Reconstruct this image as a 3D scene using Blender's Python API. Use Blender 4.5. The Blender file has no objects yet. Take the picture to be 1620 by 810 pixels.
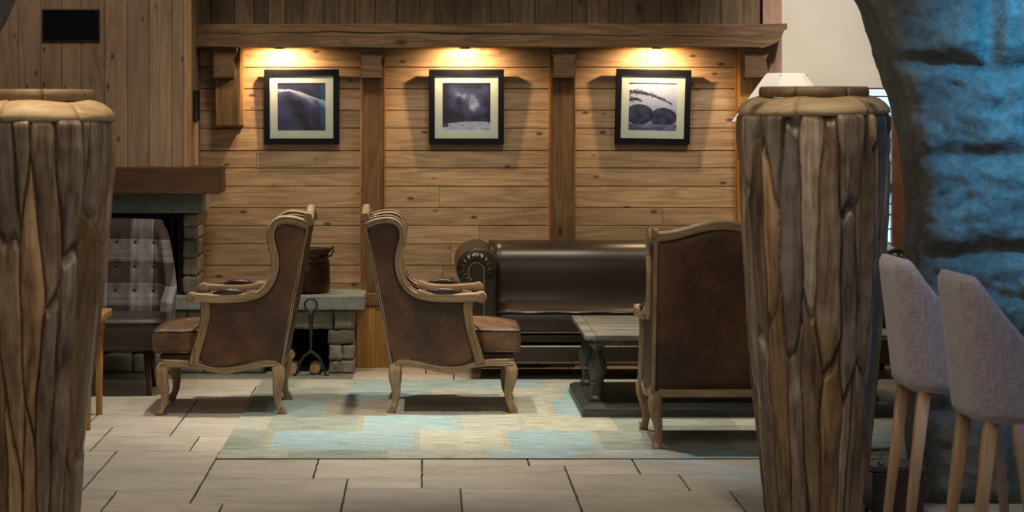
import bpy, bmesh, math, random
import numpy as np
from mathutils import Vector, Matrix, noise
C = bpy.context.scene.collection
PI = math.pi

# ------------------------------------------------------------------ camera
# camera 1.65 m above the floor, looking straight at the back wall (+Y), lens shift = cropped frame
cd = bpy.data.cameras.new('camera')
cam = bpy.data.objects.new('camera', cd); C.objects.link(cam)
cam.location = (0, 0, 1.65); cam.rotation_euler = (PI/2, 0, 0)
cd.sensor_width = 36; cd.lens = 80
cd.shift_x = 139/1620; cd.shift_y = -240/1620
cd.dof.use_dof = True; cd.dof.focus_distance = 12.6; cd.dof.aperture_fstop = 6.5
cd.clip_end = 100
bpy.context.scene.camera = cam

# ------------------------------------------------------------------ world, exposure, lights
sc = bpy.context.scene
sc.view_settings.view_transform = 'Standard'; sc.view_settings.look = 'None'
sc.view_settings.gamma = 1; sc.view_settings.use_curve_mapping = False
sc.view_settings.exposure = 0.0
w = bpy.data.worlds.new('world'); sc.world = w; w.use_nodes = True
w.node_tree.nodes['Background'].inputs[0].default_value = (0.62, 0.70, 0.80, 1)
w.node_tree.nodes['Background'].inputs[1].default_value = 0.10

def spot(name, loc, target, energy, color, angle, blend=0.5, radius=0.03):
    l = bpy.data.lights.new(name, 'SPOT'); l.energy = energy; l.color = color
    l.spot_size = math.radians(angle); l.spot_blend = blend; l.shadow_soft_size = radius
    o = bpy.data.objects.new(name, l); C.objects.link(o); o.location = loc
    d = Vector(target) - Vector(loc); o.rotation_euler = d.to_track_quat('-Z', 'Y').to_euler()
    return o
WARM = (1.0, 0.64, 0.30); NEUT = (1.0, 0.90, 0.74); COOL = (0.82, 0.93, 1.0)
# scallop lights tucked under the beam, grazing the wall
for sx in (-0.905, 0.255, 1.455):
    spot('picture_spotlight', (sx, 14.205, 1.985), (sx, 14.40, 1.72), 26, WARM, 158, 0.7, 0.012)
# soft unseen spots added overhead to brighten the boards and pictures
for sx in (-0.6, 0.8, 2.3):
    spot('lounge_spot', (sx, 12.3, 3.5), (sx, 14.4, 0.95), 125, (1, 0.84, 0.60), 58, 0.9, 0.25)
# ceiling downlights over the lounge
spot('lounge_spot', (-1.1, 12.2, 3.5), (-1.1, 12.35, 0), 210, NEUT, 62, 0.8, 0.05)
spot('lounge_spot', (-0.1, 12.2, 3.5), (0.1, 12.3, 0), 240, NEUT, 62, 0.8, 0.05)
spot('lounge_spot', (1.0, 12.3, 3.5), (1.0, 12.4, 0), 240, NEUT, 62, 0.8, 0.05)
spot('lounge_spot', (0.6, 10.9, 3.5), (0.5, 11.1, 0), 190, NEUT, 62, 0.8, 0.05)
spot('lounge_spot', (-0.9, 10.7, 3.5), (-0.9, 10.8, 0), 190, NEUT, 62, 0.8, 0.05)
spot('lounge_spot', (2.5, 12.6, 3.4), (2.75, 14.4, 2.1), 125, (1, 0.93, 0.84), 60, 0.8, 0.05)
spot('lounge_spot', (-1.9, 12.2, 3.5), (-1.9, 13.1, 0.3), 45, NEUT, 60, 0.8, 0.05)
spot('lounge_spot', (-2.0, 11.7, 3.5), (-2.0, 13.78, 1.9), 58, (1, 0.82, 0.60), 60, 0.9, 0.25)  # unseen spot added to brighten the chimney breast
# camera-side room: dim downlights above the jars and a blue wall washer on the stone
spot('hall_spotlight', (-1.35, 7.7, 3.4), (-1.4, 8.1, 0.95), 150, (1, 0.78, 0.48), 50, 0.95, 0.06)
spot('hall_spotlight', (1.25, 7.9, 3.4), (1.42, 8.5, 1.2), 75, (1, 0.84, 0.62), 46, 0.95, 0.06)
spot('blue_spot', (3.05, 7.9, 3.2), (2.95, 9.43, 1.95), 640, (0.03, 0.40, 0.84), 58, 0.85, 0.08)
spot('blue_spot', (3.3, 6.6, 2.7), (1.95, 7.9, 0.95), 55, (0.12, 0.42, 1.0), 44, 0.9, 0.08)  # added unseen spot, tints the stools and the jar's right side blue
fl = bpy.data.lights.new('hall_fill_area', 'AREA'); fl.energy = 58; fl.size = 3.5; fl.color = (1, 0.86, 0.66)  # unseen area fill added for soft front light, no fitting behind it
fo = bpy.data.objects.new('hall_fill_area', fl); C.objects.link(fo); fo.location = (0.0, 6.5, 3.6)
fo.rotation_euler = (math.radians(35), 0, 0)

# ------------------------------------------------------------------ material helpers
def new_mat(name):
    m = bpy.data.materials.new(name); m.use_nodes = True
    nt = m.node_tree; b = nt.nodes['Principled BSDF']
    return m, nt, b
def N(nt, t, **kw):
    n = nt.nodes.new(t)
    for k, v in kw.items():
        if k.startswith('i_'):
            n.inputs[int(k[2:])].default_value = v
        else: setattr(n, k, v)
    return n
def L(nt, a, b): nt.links.new(a, b)
def math_n(nt, op, a, b=None, c=None):
    n = N(nt, 'ShaderNodeMath', operation=op)
    for i, v in enumerate((a, b, c)):
        if v is None: continue
        if isinstance(v, (int, float)): n.inputs[i].default_value = v
        else: L(nt, v, n.inputs[i])
    return n.outputs[0]
def ramp(nt, fac, stops, interp='LINEAR'):
    r = N(nt, 'ShaderNodeValToRGB'); cr = r.color_ramp; cr.interpolation = interp
    while len(cr.elements) < len(stops): cr.elements.new(0.5)
    for e, (p, c) in zip(cr.elements, stops):
        e.position = p; e.color = (*c, 1) if len(c) == 3 else c
    L(nt, fac, r.inputs[0]); return r.outputs[0]
def mixc(nt, fac, a, b, mode='MIX'):
    n = N(nt, 'ShaderNodeMix', data_type='RGBA', blend_type=mode)
    for sock, v in ((n.inputs[0], fac), (n.inputs[6], a), (n.inputs[7], b)):
        if isinstance(v, (int, float)): sock.default_value = v
        elif isinstance(v, tuple): sock.default_value = (*v, 1) if len(v) == 3 else v
        else: L(nt, v, sock)
    return n.outputs[2]
def bump(nt, b, h, strength=0.3, dist=0.01):
    n = N(nt, 'ShaderNodeBump'); n.inputs['Strength'].default_value = strength; n.inputs['Distance'].default_value = dist
    L(nt, h, n.inputs['Height']); L(nt, n.outputs[0], b.inputs['Normal'])
def coords(nt, scale, island=True):
    tc = N(nt, 'ShaderNodeTexCoord'); vec = tc.outputs['Object']
    if island:
        g = N(nt, 'ShaderNodeNewGeometry')
        off = math_n(nt, 'MULTIPLY', g.outputs['Random Per Island'], 37.0)
        a = N(nt, 'ShaderNodeVectorMath', operation='ADD'); L(nt, vec, a.inputs[0]); L(nt, off, a.inputs[1]); vec = a.outputs[0]
    mp = N(nt, 'ShaderNodeMapping'); mp.inputs['Scale'].default_value = scale; L(nt, vec, mp.inputs['Vector'])
    return mp.outputs[0]
def noise_n(nt, vec, scale=1, detail=4, rough=0.55, dist=0):
    n = N(nt, 'ShaderNodeTexNoise'); n.inputs['Scale'].default_value = scale; n.inputs['Detail'].default_value = detail
    n.inputs['Roughness'].default_value = rough; n.inputs['Distortion'].default_value = dist
    L(nt, vec, n.inputs['Vector']); return n.outputs['Fac']

def wood(name, dark, mid, light, axis='x', rough=0.6, knots=0.0, var=0.35, bmp=0.25, fine=90, rings=9.0, hue=None):
    m, nt, b = new_mat(name)
    def sv(a, o):
        return {'x': (a, o, o), 'y': (o, a, o), 'z': (o, o, a)}[axis]
    base = noise_n(nt, coords(nt, sv(0.7, 6)), 1, 3, 0.5)
    ring = math_n(nt, 'SINE', math_n(nt, 'MULTIPLY', base, rings*6.28))
    ring = math_n(nt, 'MULTIPLY_ADD', ring, 0.5, 0.5)
    streak = noise_n(nt, coords(nt, sv(4, fine*1.5)), 1, 6, 0.7)
    blotch = noise_n(nt, coords(nt, sv(1.5, 5)), 1, 4, 0.6)
    f = math_n(nt, 'MULTIPLY_ADD', ring, 0.12, math_n(nt, 'MULTIPLY', streak, 0.65))
    f = math_n(nt, 'MULTIPLY_ADD', blotch, 0.35, f)
    col = ramp(nt, f, [(0.30, dark), (0.55, mid), (0.78, light)])
    if knots:
        v = N(nt, 'ShaderNodeTexVoronoi'); v.inputs['Scale'].default_value = 1
        L(nt, coords(nt, sv(knots*4.2, knots*9)), v.inputs['Vector'])
        k = ramp(nt, v.outputs['Distance'], [(0.07, (1, 1, 1)), (0.16, (0, 0, 0))])
        col = mixc(nt, math_n(nt, 'MULTIPLY', k, 0.92), col, tuple(c*0.35 for c in dark))
    g = N(nt, 'ShaderNodeNewGeometry')
    hs = N(nt, 'ShaderNodeHueSaturation')
    L(nt, math_n(nt, 'MULTIPLY_ADD', g.outputs['Random Per Island'], var, 1-var/2), hs.inputs['Value'])
    L(nt, col, hs.inputs['Color']); L(nt, hs.outputs[0], b.inputs['Base Color'])
    b.inputs['Roughness'].default_value = rough
    bump(nt, b, f, bmp, 0.004)
    return m
def simple(name, col, rough=0.5, metal=0, noise_amt=0.0, nscale=20, bmp=0, coat=0):
    m, nt, b = new_mat(name)
    b.inputs['Roughness'].default_value = rough; b.inputs['Metallic'].default_value = metal
    b.inputs['Coat Weight'].default_value = coat
    v = coords(nt, (1, 1, 1), False); n = noise_n(nt, v, nscale, 4, 0.6)
    a = max(noise_amt, 0.04)
    c = ramp(nt, n, [(0.3, tuple(x*(1-a) for x in col)), (0.7, tuple(min(1, x*(1+a)) for x in col))])
    L(nt, c, b.inputs['Base Color'])
    if bmp: bump(nt, b, n, bmp, 0.004)
    return m
def stone(name, c1, c2, c3, scale=6, bmp=0.5, rough=0.85, speck=0, island=True, dist=0.01):
    m, nt, b = new_mat(name)
    v = coords(nt, (1, 1, 1), island)
    n1 = noise_n(nt, v, scale, 8, 0.65, 0.4); n2 = noise_n(nt, v, scale*9, 4, 0.7)
    f = math_n(nt, 'MULTIPLY_ADD', n2, 0.4+speck, math_n(nt, 'MULTIPLY', n1, 0.6-speck*0.5))
    col = ramp(nt, f, [(0.3, c1), (0.5, c2), (0.7, c3)])
    g = N(nt, 'ShaderNodeNewGeometry'); hs = N(nt, 'ShaderNodeHueSaturation')
    if island: L(nt, math_n(nt, 'MULTIPLY_ADD', g.outputs['Random Per Island'], 0.6, 0.65), hs.inputs['Value'])
    L(nt, col, hs.inputs['Color']); L(nt, hs.outputs[0], b.inputs['Base Color'])
    b.inputs['Roughness'].default_value = rough
    bump(nt, b, f, bmp, dist)
    return m
def attr_mat(name, attr='Col', rough=0.8, bmp=0.2, streak=None, coat=0, amt=0.5):
    m, nt, b = new_mat(name)
    a = N(nt, 'ShaderNodeAttribute', attribute_name=attr)
    col = a.outputs['Color']
    v = coords(nt, streak or (30, 30, 30), False); n = noise_n(nt, v, 1, 5, 0.7)
    col = mixc(nt, amt, col, ramp(nt, n, [(0.32, (0.25, 0.25, 0.22)), (0.5, (0.5, 0.5, 0.5)), (0.68, (0.78, 0.76, 0.7))]), 'OVERLAY')
    L(nt, col, b.inputs['Base Color']); b.inputs['Roughness'].default_value = rough
    b.inputs['Coat Weight'].default_value = coat; b.inputs['Coat Roughness'].default_value = 0.05
    if bmp: bump(nt, b, n, bmp, 0.003)
    return m

M = {}
M['wall_h'] = wood('pine boards along x', (0.165, 0.10, 0.058), (0.38, 0.255, 0.152), (0.56, 0.41, 0.265), 'x', 0.6, knots=1.25, var=0.22, bmp=0.5)
M['wall_v'] = wood('pine boards along z', (0.20, 0.125, 0.08), (0.36, 0.24, 0.155), (0.46, 0.325, 0.215), 'z', 0.6, knots=1.4, var=0.22, bmp=0.3)
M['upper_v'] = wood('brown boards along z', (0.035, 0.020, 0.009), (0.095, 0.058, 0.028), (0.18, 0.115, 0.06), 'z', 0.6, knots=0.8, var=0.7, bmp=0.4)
M['beam_x'] = wood('old timber along x', (0.045, 0.023, 0.011), (0.15, 0.08, 0.038), (0.30, 0.18, 0.095), 'x', 0.65, knots=0.6, var=0.2, bmp=0.6, fine=60)
M['mantel'] = wood('mantel timber', (0.05, 0.02, 0.009), (0.10, 0.045, 0.018), (0.15, 0.072, 0.03), 'x', 0.6, knots=0.4, var=0.1, bmp=0.4)
M['post_z'] = wood('old timber along z', (0.05, 0.024, 0.010), (0.15, 0.078, 0.032), (0.27, 0.15, 0.065), 'z', 0.65, knots=0.8, var=0.3, bmp=0.6, fine=60)
M['gold_z'] = wood('golden pine along z', (0.22, 0.10, 0.025), (0.42, 0.21, 0.055), (0.55, 0.31, 0.10), 'z', 0.55, knots=0.6, var=0.25, bmp=0.2)
M['gold_x'] = wood('golden pine along x', (0.20, 0.09, 0.025), (0.38, 0.19, 0.05), (0.50, 0.28, 0.09), 'x', 0.55, knots=0.6, var=0.25, bmp=0.2)
M['red_z'] = wood('reddish pine along z', (0.20, 0.10, 0.07), (0.34, 0.19, 0.14), (0.45, 0.28, 0.21), 'z', 0.6, var=0.1, bmp=0.3)
M['oak'] = wood('limed oak', (0.13, 0.075, 0.036), (0.30, 0.195, 0.105), (0.46, 0.325, 0.19), 'z', 0.5, var=0.12, bmp=0.4, fine=70)
M['oak_y'] = wood('limed oak along the crest', (0.13, 0.075, 0.036), (0.30, 0.195, 0.105), (0.46, 0.325, 0.19), 'y', 0.5, var=0.12, bmp=0.4, fine=70)
M['oak_x'] = wood('limed oak along the rail', (0.13, 0.075, 0.036), (0.30, 0.195, 0.105), (0.46, 0.325, 0.19), 'x', 0.5, var=0.12, bmp=0.4, fine=70)
M['greywood'] = wood('weathered grey wood', (0.035, 0.030, 0.024), (0.15, 0.135, 0.105), (0.42, 0.395, 0.33), 'x', 0.45, var=0.25, bmp=0.6, fine=45)
M['greyleg'] = wood('dark grey turned wood', (0.02, 0.02, 0.018), (0.055, 0.055, 0.048), (0.12, 0.12, 0.105), 'z', 0.45, var=0.1, bmp=0.3)
M['greybase'] = wood('dark grey plinth wood', (0.02, 0.02, 0.018), (0.05, 0.05, 0.044), (0.11, 0.11, 0.098), 'x', 0.5, var=0.1, bmp=0.5, fine=45)
M['leg_wood'] = wood('pale beech leg', (0.22, 0.13, 0.07), (0.36, 0.23, 0.13), (0.46, 0.31, 0.18), 'z', 0.5, var=0.15, bmp=0.1)
M['dark_leg'] = simple('dark walnut', (0.045, 0.022, 0.012), 0.4, noise_amt=0.3)
M['redbrown'] = simple('red brown wood', (0.13, 0.05, 0.02), 0.5, noise_amt=0.3)
M['granite'] = stone('granite slab', (0.06, 0.075, 0.085), (0.15, 0.175, 0.18), (0.30, 0.33, 0.32), 14, 0.4, 0.6, speck=0.5)
M['rubble'] = stone('rubble stone', (0.10, 0.09, 0.065), (0.24, 0.22, 0.17), (0.44, 0.41, 0.33), 7, 0.9)
M['mortar'] = stone('mortar', (0.10, 0.095, 0.075), (0.17, 0.16, 0.13), (0.24, 0.22, 0.18), 20, 0.6, island=False)
M['archstone'] = stone('rough arch stone', (0.055, 0.05, 0.042), (0.13, 0.125, 0.11), (0.25, 0.245, 0.225), 4, 0.55, island=False, dist=0.03)
M['hearthfloor'] = stone('grey green hearth slate', (0.11, 0.12, 0.10), (0.22, 0.24, 0.20), (0.32, 0.34, 0.29), 10, 0.3)
M['tile'] = None
M['grout'] = simple('dark grout', (0.06, 0.05, 0.04), 0.9)
M['plaster'] = simple('cream plaster', (0.70, 0.66, 0.58), 0.85, noise_amt=0.06, nscale=3, bmp=0.15)
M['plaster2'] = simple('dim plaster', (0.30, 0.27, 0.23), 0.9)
M['black'] = simple('black metal', (0.012, 0.012, 0.014), 0.4, 0.3)
M['matt_black'] = simple('matt black', (0.012, 0.012, 0.013), 0.9)  # matt near-black, also for board backing, crack, log niche and jar lining
M['iron'] = simple('wrought iron', (0.06, 0.062, 0.065), 0.45, 0.7, 0.3, 40, 0.3)
M['vent'] = simple('black glossy grille', (0.008, 0.009, 0.014), 0.2)
M['frame'] = simple('black picture frame', (0.006, 0.007, 0.012), 0.45)
for _k in ('frame',): M[_k].node_tree.nodes['Principled BSDF'].inputs['Specular IOR Level'].default_value = 0.15
M['mat'] = simple('cream mount board', (0.50, 0.61, 0.62), 0.8)
M['copper'] = simple('aged copper', (0.060, 0.036, 0.024), 0.35, 0.8, 0.5, 9, 0.15)
M['brass'] = simple('antique brass nails', (0.42, 0.37, 0.28), 0.4, 0.6)
M['linen'] = None
M['logbark'] = simple('log bark', (0.10, 0.055, 0.03), 0.9, noise_amt=0.5, nscale=30, bmp=0.8)
M['logend'] = simple('sawn log end', (0.48, 0.28, 0.13), 0.8, noise_amt=0.25, nscale=25)
M['padleather'] = simple('dark arm pad leather', (0.035, 0.018, 0.014), 0.3, noise_amt=0.3)
M['sofa'] = simple('dark brown sofa leather', (0.030, 0.020, 0.012), 0.32, noise_amt=0.18, nscale=60, bmp=0.08)
M['seatleather'] = simple('brown seat leather', (0.045, 0.030, 0.024), 0.5, noise_amt=0.2, nscale=40, bmp=0.08)

def tile_mat():
    m, nt, b = new_mat('limestone tile')
    v = coords(nt, (1, 2.6, 1), True); n = noise_n(nt, v, 2.6, 8, 0.65, 0.5); n2 = noise_n(nt, coords(nt, (9, 22, 4), True), 1, 5, 0.7)
    f = math_n(nt, 'MULTIPLY_ADD', n2, 0.35, math_n(nt, 'MULTIPLY', n, 0.65))
    col = ramp(nt, f, [(0.30, (0.36, 0.31, 0.25)), (0.48, (0.53, 0.475, 0.40)), (0.68, (0.63, 0.585, 0.51))])
    g = N(nt, 'ShaderNodeNewGeometry'); hs = N(nt, 'ShaderNodeHueSaturation')
    L(nt, math_n(nt, 'MULTIPLY_ADD', g.outputs['Random Per Island'], 0.22, 0.88), hs.inputs['Value'])
    L(nt, col, hs.inputs['Color']); L(nt, hs.outputs[0], b.inputs['Base Color'])
    b.inputs['Roughness'].default_value = 0.5; bump(nt, b, f, 0.25, 0.006)
    return m
M['tile'] = tile_mat()
def suede():
    m, nt, b = new_mat('worn brown leather')
    v = coords(nt, (1, 1, 1), False); n = noise_n(nt, v, 5, 6, 0.6, 0.3); n2 = noise_n(nt, v, 90, 3, 0.6); n3 = noise_n(nt, v, 2.3, 3, 0.5)
    f = math_n(nt, 'MULTIPLY_ADD', n2, 0.2, math_n(nt, 'MULTIPLY', n, 0.8))
    col = ramp(nt, f, [(0.32, (0.04, 0.015, 0.006)), (0.5, (0.085, 0.034, 0.013)), (0.68, (0.15, 0.068, 0.028))])
    d = ramp(nt, n3, [(0.34, (1, 1, 1)), (0.46, (0, 0, 0))])
    col = mixc(nt, math_n(nt, 'MULTIPLY', d, 0.65), col, (0.028, 0.018, 0.016))
    L(nt, col, b.inputs['Base Color']); b.inputs['Roughness'].default_value = 0.6
    bump(nt, b, f, 0.3, 0.003); return m
M['suede'] = suede()
def cushion_mat():
    m, nt, b = new_mat('tan worn leather')
    v = coords(nt, (1, 1, 1), False); n = noise_n(nt, v, 6, 6, 0.6, 0.8); n2 = noise_n(nt, v, 60, 3, 0.6)
    f = math_n(nt, 'MULTIPLY_ADD', n2, 0.2, math_n(nt, 'MULTIPLY', n, 0.8))
    col = ramp(nt, f, [(0.32, (0.06, 0.026, 0.010)), (0.5, (0.13, 0.062, 0.026)), (0.66, (0.24, 0.135, 0.065))])
    L(nt, col, b.inputs['Base Color']); b.inputs['Roughness'].default_value = 0.55
    bump(nt, b, f, 0.5, 0.006); return m
M['cushion'] = cushion_mat()
def weave(name, c1, c2):
    m, nt, b = new_mat(name)
    a = noise_n(nt, coords(nt, (25, 25, 260), False), 1, 3, 0.6); c = noise_n(nt, coords(nt, (240, 240, 18), False), 1, 3, 0.6)
    f = math_n(nt, 'MULTIPLY_ADD', a, 0.5, math_n(nt, 'MULTIPLY', c, 0.5))
    L(nt, ramp(nt, f, [(0.38, c1), (0.62, c2)]), b.inputs['Base Color']); b.inputs['Roughness'].default_value = 0.95
    b.inputs['Sheen Weight'].default_value = 0.3
    bump(nt, b, f, 0.5, 0.002); return m
M['linen'] = weave('grey mauve linen weave', (0.21, 0.17, 0.195), (0.42, 0.36, 0.40))
def plaid():
    m, nt, b = new_mat('grey and brown plaid wool')
    tc = N(nt, 'ShaderNodeTexCoord'); sep = N(nt, 'ShaderNodeSeparateXYZ'); L(nt, tc.outputs['Object'], sep.inputs[0])
    br = (0.06, 0.038, 0.034); gr = (0.25, 0.245, 0.25); wh = (0.46, 0.45, 0.43)
    def band(sock, period, off):
        f = math_n(nt, 'FRACT', math_n(nt, 'MULTIPLY_ADD', sock, 1/period, off))
        return ramp(nt, f, [(0.0, br), (0.40, gr), (0.47, wh), (0.49, gr), (0.62, wh), (0.635, gr), (0.88, wh), (0.90, br)], 'CONSTANT')
    c = mixc(nt, 0.5, band(sep.outputs[0], 0.27, 0.08), band(sep.outputs[2], 0.255, 0.55))
    n = noise_n(nt, coords(nt, (150, 150, 150), False), 1, 2)
    c = mixc(nt, 0.35, c, ramp(nt, n, [(0.35, (0.3, 0.3, 0.3)), (0.65, (0.7, 0.7, 0.7))]), 'OVERLAY')
    L(nt, c, b.inputs['Base Color']); b.inputs['Roughness'].default_value = 0.95; bump(nt, b, n, 0.4, 0.002)
    return m
M['plaid'] = plaid()
def drift():
    m, nt, b = new_mat('driftwood')
    a = N(nt, 'ShaderNodeAttribute', attribute_name='tint')
    av = N(nt, 'ShaderNodeSeparateColor'); L(nt, a.outputs['Color'], av.inputs[0])
    tc = N(nt, 'ShaderNodeTexCoord'); ad = N(nt, 'ShaderNodeVectorMath', operation='ADD')
    L(nt, tc.outputs['Object'], ad.inputs[0]); L(nt, math_n(nt, 'MULTIPLY', av.outputs[0], 30), ad.inputs[1])
    def mp(s):
        n = N(nt, 'ShaderNodeMapping'); n.inputs['Scale'].default_value = s; L(nt, ad.outputs[0], n.inputs[0]); return n.outputs[0]
    st = noise_n(nt, mp((60, 60, 3)), 1, 5, 0.65); bl = noise_n(nt, mp((9, 9, 2.2)), 1, 4, 0.6, 0.5)
    f = math_n(nt, 'MULTIPLY_ADD', st, 0.4, math_n(nt, 'MULTIPLY', bl, 0.6))
    warm = ramp(nt, f, [(0.36, (0.055, 0.028, 0.010)), (0.49, (0.25, 0.135, 0.048)), (0.64, (0.45, 0.275, 0.115))])
    grey = ramp(nt, f, [(0.36, (0.05, 0.036, 0.028)), (0.49, (0.17, 0.145, 0.125)), (0.64, (0.36, 0.32, 0.29))])
    c = mixc(nt, av.outputs[1], warm, grey)
    hs = N(nt, 'ShaderNodeHueSaturation'); L(nt, math_n(nt, 'MULTIPLY_ADD', av.outputs[2], 0.8, 0.55), hs.inputs['Value']); L(nt, c, hs.inputs['Color'])
    L(nt, hs.outputs[0], b.inputs['Base Color']); b.inputs['Roughness'].default_value = 0.4
    bump(nt, b, f, 0.6, 0.006); return m
M['drift'] = drift()
M['drift_rim'] = wood('driftwood rim', (0.10, 0.055, 0.03), (0.20, 0.125, 0.07), (0.30, 0.20, 0.12), 'x', 0.5, var=0.3, bmp=0.3)
M['drift_shoulder'] = wood('pale driftwood', (0.24, 0.16, 0.085), (0.42, 0.30, 0.17), (0.54, 0.40, 0.24), 'x', 0.5, knots=0.5, var=0.2, bmp=0.3)
def shade_mat():
    m, nt, b = new_mat('white lamp shade cloth')
    b.inputs['Base Color'].default_value = (0.8, 0.76, 0.7, 1); b.inputs['Roughness'].default_value = 0.9
    b.inputs['Emission Color'].default_value = (1, 0.88, 0.74, 1); b.inputs['Emission Strength'].default_value = 0.42
    return m
M['shade'] = shade_mat()
def emit(name, col, s):
    m, nt, b = new_mat(name)
    b.inputs['Base Color'].default_value = (0.05, 0.05, 0.05, 1)
    b.inputs['Emission Color'].default_value = (*col, 1); b.inputs['Emission Strength'].default_value = s
    b.inputs['Roughness'].default_value = 0.1; return m
M['daylight'] = emit('daylit window glass', (0.62, 0.88, 1.0), 1.3)
M['lampglass'] = emit('spot lamp glass', (1, 0.8, 0.5), 6)
def glass():
    m = bpy.data.materials.new('clear glass'); m.use_nodes = True; nt = m.node_tree
    for n in list(nt.nodes): nt.nodes.remove(n)
    o = N(nt, 'ShaderNodeOutputMaterial'); t = N(nt, 'ShaderNodeBsdfTransparent'); g = N(nt, 'ShaderNodeBsdfGlossy')
    g.inputs['Roughness'].default_value = 0.03; mx = N(nt, 'ShaderNodeMixShader'); lw = N(nt, 'ShaderNodeLayerWeight')
    fr = math_n(nt, 'MULTIPLY_ADD', math_n(nt, 'POWER', lw.outputs['Facing'], 5.0), 0.9, 0.04)
    L(nt, fr, mx.inputs[0]); L(nt, t.outputs[0], mx.inputs[1]); L(nt, g.outputs[0], mx.inputs[2]); L(nt, mx.outputs[0], o.inputs[0])
    return m
M['glass'] = glass()

# ------------------------------------------------------------------ geometry helpers
def thing(name, label, cat, loc=(0, 0, 0), rz=0, group=None):
    o = bpy.data.objects.new(name, None); C.objects.link(o); o.empty_display_size = 0.1
    o.location = loc; o.rotation_euler = (0, 0, rz); tag(o, label, cat, group); return o
def tag(o, label, cat, group=None, kind=None):
    o['label'] = label; o['category'] = cat
    if group: o['group'] = group
    if kind: o['kind'] = kind
    return o
def obj(name, bm, mat, parent=None, smooth=False, bevel=0, bseg=2, sub=0, loc=None, label=None, angle=None):
    me = bpy.data.meshes.new(name)
    bmesh.ops.recalc_face_normals(bm, faces=bm.faces[:]); bm.to_mesh(me); bm.free()
    me.materials.append(mat)
    if smooth: me.shade_smooth()
    o = bpy.data.objects.new(name, me); C.objects.link(o)
    if parent: o.parent = parent
    if loc: o.location = loc
    if bevel:
        b = o.modifiers.new('b', 'BEVEL'); b.width = bevel; b.segments = bseg; b.limit_method = 'ANGLE'; b.angle_limit = math.radians(angle or 40)
        me.shade_smooth() if smooth else None
        if smooth: b.harden_normals = False
    if sub:
        s = o.modifiers.new('s', 'SUBSURF'); s.levels = sub; s.render_levels = sub
    if label: o['label'] = label
    return o
def struct(name, bm, mat, label=None, **kw):
    o = obj(name, bm, mat, **kw); o['kind'] = 'structure'
    if label: o['label'] = label
    return o
def box(bm, x0, x1, y0, y1, z0, z1):
    vs = [bm.verts.new(p) for p in ((x0, y0, z0), (x1, y0, z0), (x1, y1, z0), (x0, y1, z0), (x0, y0, z1), (x1, y0, z1), (x1, y1, z1), (x0, y1, z1))]
    for f in ((0, 3, 2, 1), (4, 5, 6, 7), (0, 1, 5, 4), (1, 2, 6, 5), (2, 3, 7, 6), (3, 0, 4, 7)):
        bm.faces.new([vs[i] for i in f])
    return vs
def B(): return bmesh.new()
def prism(bm, poly, axis, a, b):
    def P(u, v, w):
        return {'y': (u, w, v), 'x': (w, u, v), 'z': (u, v, w)}[axis]
    A = [bm.verts.new(P(u, v, a)) for u, v in poly]; Bv = [bm.verts.new(P(u, v, b)) for u, v in poly]
    n = len(poly)
    for i in range(n):
        j = (i+1) % n; bm.faces.new((A[i], A[j], Bv[j], Bv[i]))
    bm.faces.new(A[::-1]); bm.faces.new(Bv)
def ring_loft(bm, rings, close_caps=True, closed_ring=True):
    vr = [[bm.verts.new(p) for p in r] for r in rings]
    n = len(vr[0])
    for a, b in zip(vr, vr[1:]):
        for i in range(n if closed_ring else n-1):
            j = (i+1) % n; bm.faces.new((a[i], a[j], b[j], b[i]))
    if close_caps and closed_ring:
        bm.faces.new(vr[0][::-1]); bm.faces.new(vr[-1])
    return vr
def lathe(bm, prof, segs=32, c=(0, 0, 0), caps=True):
    rings = [[(c[0]+r*math.cos(2*PI*k/segs), c[1]+r*math.sin(2*PI*k/segs), c[2]+z) for k in range(segs)] for r, z in prof]
    ring_loft(bm, rings, caps)
def smooth_path(pts, n=6, closed=False):
    """Catmull-Rom through pts (any dimension)"""
    P = [np.array(p, float) for p in pts]; out = []
    m = len(P)
    rng = m if closed else m-1
    for i in range(rng):
        p0 = P[(i-1) % m] if (closed or i > 0) else 2*P[0]-P[1]
        p1 = P[i]; p2 = P[(i+1) % m]
        p3 = P[(i+2) % m] if (closed or i+2 < m) else 2*P[-1]-P[-2]
        for k in range(n):
            t = k/n
            out.append(0.5*((2*p1)+(-p0+p2)*t+(2*p0-5*p1+4*p2-p3)*t*t+(-p0+3*p1-3*p2+p3)*t**3))
    if not closed: out.append(P[-1])
    return [tuple(p) for p in out]
def sweep(bm, path, prof_fn, up=(0, 1, 0), cap=True):
    """path of 3-D points; prof_fn(t) -> list of (side, up) offsets; 'side' = in the plane normal to up and the tangent"""
    pts = [Vector(p) for p in path]; upv = Vector(up).normalized(); rings = []
    for i, p in enumerate(pts):
        t = (pts[min(i+1, len(pts)-1)]-pts[max(i-1, 0)]).normalized()
        s = t.cross(upv)
        if s.length < 1e-4: s = Vector((1, 0, 0))
        s.normalize(); u = s.cross(t).normalized()
        rings.append([p+s*a+u*b for a, b in prof_fn(i/(len(pts)-1))])
    ring_loft(bm, rings, cap)
def rrect(w, h, r=0.3, n=4):
    """rounded rectangle profile, w,h full sizes, r fraction of the smaller half side"""
    rad = min(w, h)/2*r; out = []
    for cx, cy, a0 in ((w/2-rad, h/2-rad, 0), (-w/2+rad, h/2-rad, 90), (-w/2+rad, -h/2+rad, 180), (w/2-rad, -h/2+rad, 270)):
        for k in range(n):
            a = math.radians(a0+90*k/(n-1)); out.append((cx+rad*math.cos(a), cy+rad*math.sin(a)))
    return out
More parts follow.
